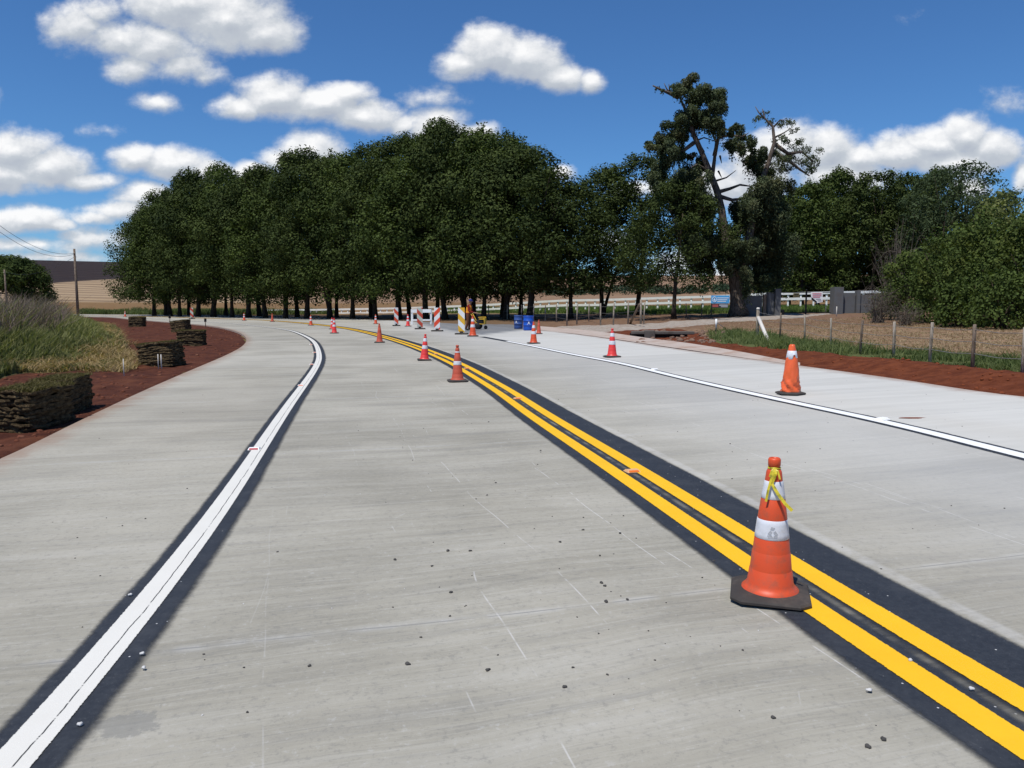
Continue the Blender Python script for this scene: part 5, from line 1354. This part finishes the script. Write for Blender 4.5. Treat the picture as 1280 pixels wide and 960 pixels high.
# ------------------------------------------------------------------ WOOD AND WIRE FENCES
def wire_fence(label, posts, mat_list, wires, cat_='fence', brace=None):
    """posts: (u, v_base, v_top, width px)"""
    b0 = P(posts[0][0], posts[0][1]); root = tag(empty('wire_fence', b0), label, cat_); info = []
    for i, (u, vb, vt, wp) in enumerate(posts):
        p = P(u, vb); z = T(p.x, p.y); k = ppm(p.y); H_ = at(u, vt, p.y).z - z; r_ = wp / k / 2
        bm = bmesh.new(); lx, ly = random.gauss(0, .02), random.gauss(0, .02)
        tube(bm, [(0, 0, -.15), (lx * .4, ly * .4, H_ * .5), (lx, ly, H_ - .015), (lx, ly, H_)], [r_ * 1.05, r_ * random.uniform(.9, 1.02), r_ * .95, r_ * .75], 9)
        o = bm_obj('post', bm, mat_list[i % len(mat_list)], root); o.location = Vector((p.x, p.y, z)) - b0
        info.append((Vector((p.x, p.y, z)) - b0, H_, r_))
    for fr_ in wires:
        bm = bmesh.new(); L = []
        for i, (q, H_, r_) in enumerate(info):
            a = q + Vector((0, -r_ * .9, H_ * fr_))
            if L: m_ = (L[-1] + a) / 2 - Vector((0, 0, .03)); L.append(m_)
            L.append(a)
        tube(bm, L, .006, 5, False); bm_obj('wire', bm, M_wire, root)
    return root, b0, info
rf, b0, info = wire_fence('weathered post and wire fence along the green weeds on the right', [(946.5, 421, 386, 4.2), (975, 421, 391, 2.3), (1006, 425, 393, 2.4), (1038.5, 432, 397.5, 2.4), (1075, 441, 400, 3.2), (1117, 445, 402, 3.6), (1162, 453, 403, 4.0), (1215.5, 460, 405.5, 4.6), (1278, 470, 409, 5.2), (1350, 482, 414, 6)], [M_postw, M_postd, M_postw], [.35, .62, .88])
# white painted brace and cap on the first post
bm = bmesh.new(); q, H_, r_ = info[0]; a = at(948, 397, P(948, 421).y) - b0; p2 = P(961, 424) - b0
tube(bm, [a, p2 + Vector((0, 0, -.1))], .07, 8); bm_obj('brace', bm, M_stake, rf)
bm = bmesh.new(); lathe(bm, [(r_ * 1.0, 0), (r_ * 1.05, .03), (r_ * .7, .07)], 10); o = bm_obj('post_cap', bm, M_stake, rf); o.location = q + Vector((0, 0, H_ - .02))
wire_fence('thin post and wire fence running past the blue drums to the track', [(590, 398, 381, 1.6), (611, 398, 381.5, 1.4), (634, 399, 381, 1.5), (652, 400, 381, 1.6), (667, 401, 380, 1.6), (681.5, 401, 381.5, 1.5), (695.6, 402, 381, 1.7), (708.7, 406, 380, 1.9), (721, 405, 379, 1.9), (736, 401, 380, 1.5), (750.6, 406, 379, 1.9), (766.7, 406, 378.5, 2.0), (785, 404.5, 377, 1.9), (801, 404.5, 374.5, 2.9), (804.6, 404.5, 378.5, 1.6)], [M_postw], [.3, .55, .85])
wire_fence('short post and wire fence under the blue banner by the cedar', [(841, 397.5, 375, 1.9), (858, 397, 379, 1.2), (877, 396, 379, 1.3), (889, 395, 369, 1.3), (912.5, 395, 369, 1.5)], [M_postd], [.3, .55])
# leaning brace log
a = at(799.5, 380, 44.5); b_ = P(787.5, 404); bm = bmesh.new(); tube(bm, [a - b_, Vector((0, 0, -.05))], [.06, .08], 8); o = bm_obj('brace_log', bm, M_postd); o.location = b_; tag(o, 'slanting dark log propped against the thick fence post by the track', 'log')
# white and black short post
p = P(895, 413); k = ppm(p.y); rt_ = tag(empty('painted_post', (p.x, p.y, T(p.x, p.y))), 'short post painted white above and black below, beside the track', 'post')
bm = bmesh.new(); tube(bm, [(0, 0, -.1), (0, 0, 5 / k)], 1.3 / k, 8); bm_obj('black_foot', bm, M_blkclean, rt_)
bm = bmesh.new(); tube(bm, [(0, 0, 5 / k), (0, 0, 16 / k)], 1.28 / k, 8); bm_obj('white_top', bm, M_white, rt_)
bm = bmesh.new(); tube(bm, [(0, 0, 12 / k), (.25, .1, 8 / k), (.55, .2, 3 / k)], .015, 5); bm_obj('wire_stay', bm, M_wire, rt_)

# ------------------------------------------------------------------ GATE WALLS
GD = 58.0
def gp(u, v): return at(u, v, GD)
def wallbox(bm, u0, u1, vt, vb, depth=.25, dy=0.0):
    a = gp(u0, vb); b_ = gp(u1, vt); z0 = min(T(a.x, a.y), T(b_.x, b_.y)) - .15
    box(bm, ((a.x + b_.x) / 2, GD + dy, (z0 + b_.z) / 2), (abs(b_.x - a.x), depth, b_.z - z0), bevel=.012)
def build_wall(label, parts_, base_u, name='gate_wall'):
    q = gp(base_u, 391); z = T(q.x, q.y); root = tag(empty(name, (q.x, q.y, z)), label, 'wall')
    for nm, args, mat in parts_:
        bm = bmesh.new(); wallbox(bm, *args); bmesh.ops.translate(bm, vec=-Vector((q.x, q.y, z)), verts=bm.verts); bm_obj(nm, bm, mat, root)
build_wall('low grey rendered wall with a pillar, between the cedar and the gate opening', [('wall_panel', (929, 952.6, 369.5, 391, .22, .02), M_grey_wall), ('wall_panel', (957.5, 967.5, 366.5, 391, .26, .0), M_grey_wall), ('pier', (958.6, 963, 365.5, 391, .40, -.02), M_grey_wall), ('pillar', (967, 975, 361, 391, .62, 0), M_grey_wall), ('timber_post', (953, 957.2, 368, 391, .30, -.05), M_postd)], 953)
build_wall('grey rendered wall right of the gate opening, with a tall pillar and a pier', [('pillar', (1039.3, 1052, 359, 391, .85, 0), M_grey_wall), ('wall_panel', (1052, 1069, 366, 391, .22, .03), M_grey_wall), ('pier', (1068.8, 1074.4, 363, 391, .45, -.02), M_grey_wall), ('wall_panel', (1074.4, 1112, 368.3, 392, .22, .03), M_grey_wall)], 1060)
q = gp(1007, 391); z = T(q.x, q.y); gt = tag(empty('metal_gate', (q.x, q.y, z)), 'thin black metal gate across the opening between the grey pillars', 'gate')
k = FPX / GD
bm = bmesh.new(); box(bm, (0, 0, 14.5 / k), (1.7 / k, .1, 29 / k), bevel=.01); lathe(bm, [(.0, 29 / k)] + [(.07, 29.6 / k), (.05, 30.6 / k), (.01, 31.2 / k)], 8); bm_obj('centre_post', bm, M_blkclean, gt)
bm = bmesh.new(); box(bm, (0, 0, .12), (62 / k, .05, .07), bevel=.004); bm_obj('bottom_rail', bm, M_blkclean, gt)
q = gp(978, 390.5); bm = bmesh.new(); box(bm, (0, 0, .2), (3 / k, .25, .42), bevel=.02); o = bm_obj('meter_box', bm, M_blkclean); o.location = (q.x, q.y, T(q.x, q.y)); tag(o, 'small black box at the foot of the left gate pillar', 'box')
# signs
M_signb = flat_mat('banner_blue', (.085, .36, .66), .6, .2, .06, 3); M_signd = flat_mat('banner_dark', (.05, .045, .055), .6, .2)
M_signr = flat_mat('banner_red', (.40, .10, .09), .6, .2); M_signg = flat_mat('banner_grey', (.42, .42, .44), .6, .2); M_pink = flat_mat('sign_pink', (.66, .30, .34), .6, .2); M_ylw = flat_mat('sign_yellow', (.55, .42, .16), .6, .2)
def sign_root(u, v, D, name, label, cat_): 
    q = at(u, v, D); return tag(empty(name, q), label, cat_), q
def plate(root, q, u0, u1, v0, v1, D, mat, nm, dy=0.0, th=.02):
    a = at(u0, v1, D); b_ = at(u1, v0, D); bm = bmesh.new(); box(bm, ((a.x + b_.x) / 2 - q.x, dy, (a.z + b_.z) / 2 - q.z), (b_.x - a.x, th, b_.z - a.z)); return bm_obj(nm, bm, mat, root)
SD = 52.0
rt_, q = sign_root(900, 384, SD, 'banner_sign', 'light blue banner with a round white emblem above a dark strip, left of the cedar', 'banner')
plate(rt_, q, 888.8, 912, 369.3, 379.2, SD, M_signb, 'blue_board')
plate(rt_, q, 889.5, 910.2, 379.6, 384.6, SD, M_signd, 'lower_board')
plate(rt_, q, 890.5, 897.8, 380.6, 383.7, SD, M_signr, 'red_field', -.014, .01); plate(rt_, q, 899, 909.6, 380.6, 382.3, SD, M_signg, 'text_line', -.014, .01); plate(rt_, q, 901, 909.6, 382.8, 384.0, SD, M_signg, 'text_line', -.014, .01)
for v_ in (372.0, 374.3, 376.3): plate(rt_, q, 896.6, 910.8 - (v_ - 372) * .8, v_, v_ + .8, SD, M_white, 'text_line', -.014, .01)
c_ = at(893, 374.4, SD) - q; bm = bmesh.new(); r_ = 2.7 / FPX * SD
ring_o = [(c_.x + r_ * math.cos(a), -.016, c_.z + r_ * 1.15 * math.sin(a)) for a in np.linspace(0, 2 * PI, 24, endpoint=False)]
tube(bm, ring_o + [ring_o[0]], .018, 5, False)
bm.faces.new([bm.verts.new(x_) for x_ in ((c_.x - r_ * .55, -.018, c_.z - r_ * .5), (c_.x + r_ * .55, -.018, c_.z - r_ * .5), (c_.x, -.018, c_.z + r_ * .7))]); bm_obj('emblem', bm, M_white, rt_)
rt_, q = sign_root(1021, 372, GD - .3, 'notice_sign', 'white notice with pink lettering hanging on the black gate', 'sign')
bm = bmesh.new(); pts_ = [at(a, b_, GD - .3) - q for a, b_ in ((1013.6, 365.2), (1028.4, 365.2), (1028.4, 377.4), (1020.5, 379), (1017.5, 377), (1014.2, 374.5))]
f_ = bm.faces.new([bm.verts.new(x_) for x_ in pts_]); ex = bmesh.ops.extrude_face_region(bm, geom=[f_]); bmesh.ops.translate(bm, vec=(0, .02, 0), verts=[e for e in ex['geom'] if isinstance(e, bmesh.types.BMVert)]); bmesh.ops.recalc_face_normals(bm, faces=bm.faces); bm_obj('board', bm, M_white, rt_)
for u0, u1, v_ in ((1015.5, 1026.8, 366.3), (1015.5, 1026.8, 368.6), (1016, 1025, 370.8)): plate(rt_, q, u0, u1, v_, v_ + 1.2, GD - .3, M_pink, 'text_line', -.012, .01)
bm = bmesh.new(); bm.faces.new([bm.verts.new(Vector((x_.x, -.014, x_.z))) for x_ in [at(a, b_, GD - .3) - q for a, b_ in ((1014.3, 374.3), (1014.3, 371.2), (1021.5, 377.4), (1020.3, 378.6))]]); bm_obj('dark_corner', bm, M_blkclean, rt_)
for u0, u1, v_ in ((1020, 1026, 373.6), (1022, 1027, 375.4)): plate(rt_, q, u0, u1, v_, v_ + .7, GD - .3, M_signg, 'text_line', -.012, .01)
rt_, q = sign_root(995.5, 369, GD - .3, 'yellow_sign', 'small yellow notice hanging left of the white one on the gate', 'sign')
plate(rt_, q, 991.6, 999.2, 366.4, 371.9, GD - .3, M_ylw, 'board'); plate(rt_, q, 993, 998, 367.6, 368.5, GD - .3, M_signd, 'text_line', -.014, .01); plate(rt_, q, 992.6, 998.2, 369.6, 370.5, GD - .3, M_signd, 'text_line', -.014, .01)
# gate top cable carrying the notices
bm = bmesh.new(); a = at(975, 366, GD - .26) - at(1007, 366, GD - .26); b_ = at(1039.5, 364.6, GD - .26) - at(1007, 366, GD - .26)
box(bm, ((a.x + b_.x) / 2, .26, 365.5 * 0 + .0), ((b_.x - a.x), .04, .05)); o = bm_obj('top_rail', bm, M_blkclean, gt); o.location = at(1007, 365.6, GD) - gt.location

# ------------------------------------------------------------------ POWER POLES AND CABLES
def pole(u, vb, vt, D, r, label):
    b_ = at(u, vb, D); b_.z = T(b_.x, b_.y); H_ = at(u, vt, D).z - b_.z
    root = tag(empty('power_pole', b_), label, 'power pole')
    bm = bmesh.new(); tube(bm, [(0, 0, -.3), (0, 0, H_ * .5), (0, 0, H_)], [r, r * .85, r * .7], 10); bm_obj('pole', bm, M_postd, root)
    bm = bmesh.new(); tube(bm, [(0, -.12, H_ - .5), (0, -.25, H_ - .5)], .05, 6); tube(bm, [(0, .12, H_ - .9), (0, .25, H_ - .9)], .05, 6); bm_obj('insulator', bm, M_stake, root)
    return b_ + Vector((0, 0, H_))
t1_ = pole(98, 400, 311, 88, .16, 'tall wooden power pole rising behind the weeds on the left')
t2_ = pole(9, 388, 337, 140, .17, 'distant wooden power pole in front of the lone round tree')
t0_ = at(-140, 148, 42)     # pole out of frame carries the cables on
def cable(a, b_, sag, label, r=.016):
    bm = bmesh.new(); L = []
    for i in range(17):
        t = i / 16; q = a.lerp(b_, t) - Vector((0, 0, 4 * sag * t * (1 - t))); L.append(q - a)
    tube(bm, L, r, 5, False); o = bm_obj('power_cable', bm, M_blkclean); o.location = a; tag(o, label, 'cable'); return o
cable(t1_ + Vector((0, 0, -.5)), t0_, 2.2, 'upper overhead cable sagging from the pole to the top left')
cable(t1_ + Vector((0, 0, -.6)), t0_ + Vector((.3, 0, -.75)), 2.35, 'lower overhead cable sagging from the pole to the left')
cable(t1_ + Vector((0, 0, -.9)), t2_ + Vector((0, 0, -.3)), 1.2, 'thin cable running back from the near pole to the distant pole')

# ------------------------------------------------------------------ CULVERT, RUBBLE, GRAVEL, STUDS
p = P(812, 421); cz = float(G(p.x, p.y)); k = ppm(p.y)
cu = tag(empty('culvert', (p.x, p.y, cz), -.12), 'dark concrete culvert mouth under the side track', 'culvert')
M_oldc = flat_mat('old_concrete', (.13, .115, .10), .9, .1, .25, 3, (.06, .045, .035), .6, 2, .5)
bm = bmesh.new(); box(bm, (0, 0, .02), (.42, .5, .5), bevel=.03); bm_obj('pier', bm, M_oldc, cu)
bm = bmesh.new(); box(bm, (.55, .35, .16), (2.6, .45, .13), bevel=.03); bm_obj('slab', bm, M_oldc, cu)
bm = bmesh.new(); box(bm, (.4, .55, -.05), (2.4, .1, .36)); bm_obj('painted_shade_back', bm, M_blkclean, cu)  # black panel: the shade inside the culvert mouth is put in as colour
def rock_mesh(seed, r=1.0):
    rg_ = np.random.default_rng(seed); bm = bmesh.new(); bmesh.ops.create_icosphere(bm, subdivisions=2, radius=r)
    for v_ in bm.verts:
        n = v_.co.normalized(); s_ = 1 + .22 * math.sin(3 * n.x + seed) + .18 * math.cos(4 * n.y + 2 * seed) + rg_.normal(0, .06); v_.co = Vector((n.x * s_ * r * 1.2, n.y * s_ * r, n.z * s_ * r * .7))
    return bm
M_rock = flat_mat('rubble_stone', (.20, .13, .095), .95, .1, .3, 3, (.10, .05, .03), .6, 2, .5); M_grav = flat_mat('dark_gravel', (.07, .066, .062), .9, .2, .4, 30); M_gravl = flat_mat('pale_gravel', (.55, .54, .52), .9, .2, .2, 30)
rg = np.random.default_rng(77)
def rubble(name, centers, sizes, mat, label, cat_):
    Vs, Fs, n0 = [], [], 0
    base = []
    for s_ in range(4):
        bm = rock_mesh(s_ + 1); bm.verts.ensure_lookup_table(); base.append((np.array([tuple(v_.co) for v_ in bm.verts]), np.array([[v_.index for v_ in f.verts] for f in bm.faces]))); bm.free()
    for i, (c, s_) in enumerate(zip(centers, sizes)):
        V_, F_ = base[i % 4]; a = rg.random() * 6.28; R3 = np.array([[math.cos(a), -math.sin(a), 0], [math.sin(a), math.cos(a), 0], [0, 0, 1]])
        Vs.append((V_ @ R3.T) * s_ + np.array(c)); Fs.append(F_ + n0); n0 += len(V_)
    return tag(obj(name, np_mesh(name, np.concatenate(Vs), np.concatenate(Fs)), mat), label, cat_, kind='stuff')
cs = []; sz_ = []
for i in range(200):
    p = P(rg.uniform(795, 905), rg.uniform(412, 428)); s_ = .03 + .10 * rg.random() ** 2.5; cs.append((p.x, p.y, T(p.x, p.y) + s_ * .1)); sz_.append(s_)
rubble('rubble', cs, sz_, M_rock, 'broken stones and earth clods around the culvert', 'rubble')
cs = []; sz_ = []
for i in range(230):
    D_ = 2.6 * (14 / 2.6) ** (rg.random() ** .8); u_ = rg.uniform(0, 1280) if rg.random() < .35 else rg.normal(800, 190); x_ = (u_ - 640) / FPX * D_
    s_ = abs(rg.normal(0, .0024)) + .002; s_ *= 1 + .6 * (rg.random() < .05); cs.append((x_, D_, float(G(x_, D_)) + s_ * .35)); sz_.append(s_)
for (u_, v_) in [(967, 898), (1087, 864), (752, 729), (756, 733), (564, 741), (588, 689), (560, 689), (700, 678), (784, 750), (1137, 827), (1085, 934), (1104, 925), (892, 702), (610, 838), (387, 833), (775, 667), (750, 695), (540, 708), (494, 700)]:
    p = P(u_, v_); cs.append((p.x, p.y, p.z + .004)); sz_.append(rg.uniform(.006, .010))
rubble('gravel', cs, sz_, M_grav, 'loose dark gravel scattered on the concrete', 'gravel')
cs = []; sz_ = []
for (u_, v_) in [(178, 820), (163, 746), (1138, 828), (1086, 866), (1214, 864), (100, 909), (180, 838)]:
    p = P(u_, v_); cs.append((p.x, p.y, p.z + .012)); sz_.append(.009)
for i in range(60):
    D_ = rg.uniform(2.6, 9); u_ = rg.uniform(0, 1280); x_ = (u_ - 640) / FPX * D_; cs.append((x_, D_, float(G(x_, D_)) + .001)); sz_.append(.002 + .002 * rg.random())
rubble('pale_gravel', cs, sz_, M_gravl, 'a few pale chips of gravel on the road', 'gravel')
# soil clods on the left
cs = []; sz_ = []
for i in range(900):
    D_ = 7 * (60 / 7) ** rg.random(); u_ = rg.uniform(-60, 300); x_ = (u_ - 640) / FPX * D_; s_ = rg.uniform(.008, .035) * (1 + D_ * .02); cs.append((x_, D_)); sz_.append(s_)
A = np.array(cs); Zz, aa = Tz(A[:, 0], A[:, 1]); kk = (aa['soil'] > .7) & (aa['sd'] > .1)
M_clod = flat_mat('soil_clods', (.13, .045, .026), .95, .1, .4, 4, (.26, .14, .09), .5, 6)
rubble('soil_clods', [(a, b_, c_) for (a, b_), c_ in zip(A[kk], Zz[kk])], np.array(sz_)[kk], M_clod, 'clods of red earth beside the road', 'clods')
cs = []; sz_ = []
for i in range(900):
    D_ = 11 * (34 / 11) ** rg.random(); u_ = rg.uniform(880, 1350); x_ = (u_ - 640) / FPX * D_; s_ = rg.uniform(.01, .04); cs.append((x_, D_)); sz_.append(s_)
A = np.array(cs); Zz, aa = Tz(A[:, 0], A[:, 1]); kk = (aa['berm'] > .6) & (aa['sd'] > .1)
M_clod2 = flat_mat('red_clods', (.17, .048, .020), .95, .1, .35, 4, (.12, .03, .012), .6, 6)
rubble('berm_clods', [(a, b_, c_) for (a, b_), c_ in zip(A[kk], Zz[kk])], np.array(sz_)[kk], M_clod2, 'clods of orange red earth on the right bank', 'clods')
# raised road studs
M_amb = flat_mat('amber_reflector', (.75, .16, .02), .3, .5)
def stud(u, v, label, rz, body=M_white, refl=M_amb, s_=1.0):
    p = P(u, v); root = tag(empty('road_stud', p + Vector((0, 0, .008)), rz, s_), label, 'road stud', 'reflective studs along the painted lines')
    bm = bmesh.new(); a = [(-.055, -.045), (.055, -.045), (.055, .045), (-.055, .045)]
    lo_ = [bm.verts.new((x, y, 0)) for x, y in a]; hi_ = [bm.verts.new((x * .86, y * .45, .018)) for x, y in a]
    for q in range(4): bm.faces.new((lo_[q], lo_[(q + 1) % 4], hi_[(q + 1) % 4], hi_[q]))
    bm.faces.new(hi_); bm_obj('body', bm, body, root)
    bm = bmesh.new(); f = [(-.042, -.0430, .0045), (.042, -.0430, .0045), (.040, -.0265, .0155), (-.040, -.0265, .0155)]; bm.faces.new([bm.verts.new(x) for x in f]); bm_obj('reflector', bm, refl, root)
stud(318, 562.5, 'white stud with a red face, nearest along the left white line', .1, refl=flat_mat('red_reflector', (.45, .03, .03), .3, .5), s_=1.1)
for i, (u, v) in enumerate([(376, 482.5), (389.5, 456), (393, 441), (388.5, 431)]): stud(u, v, f'white stud beside the left white line, {ORD[i + 1]} one counting away from the camera', .2 + .1 * i)
for i, (u, v) in enumerate([(790, 590.5), (647, 499), (583.5, 461), (545, 443)]): stud(u, v, f'amber stud between the two yellow lines, {ORD[i]} one counting away from the camera', .3, body=flat_mat('amber_body', (.70, .40, .20), .5, .3), s_=1.15)
stud(1102, 525.5, 'white stud beside the right white line, nearest the camera', .6, refl=M_white, s_=1.5)
stud(818, 462.3, 'white stud beside the right white line, behind the bagged cone', .6, refl=M_white, s_=1.3)
# rusty scrap of red mud on the right shoulder
p = P(1145, 522.5); bm = rock_mesh(9, 1.0)
for v_ in bm.verts: v_.co = Vector((v_.co.x * .17, v_.co.y * .05, v_.co.z * .008))
o = bm_obj('mud_patch', bm, M_clod2); o.location = p; tag(o, 'thin reddish smear of mud on the pale right shoulder', 'mud')
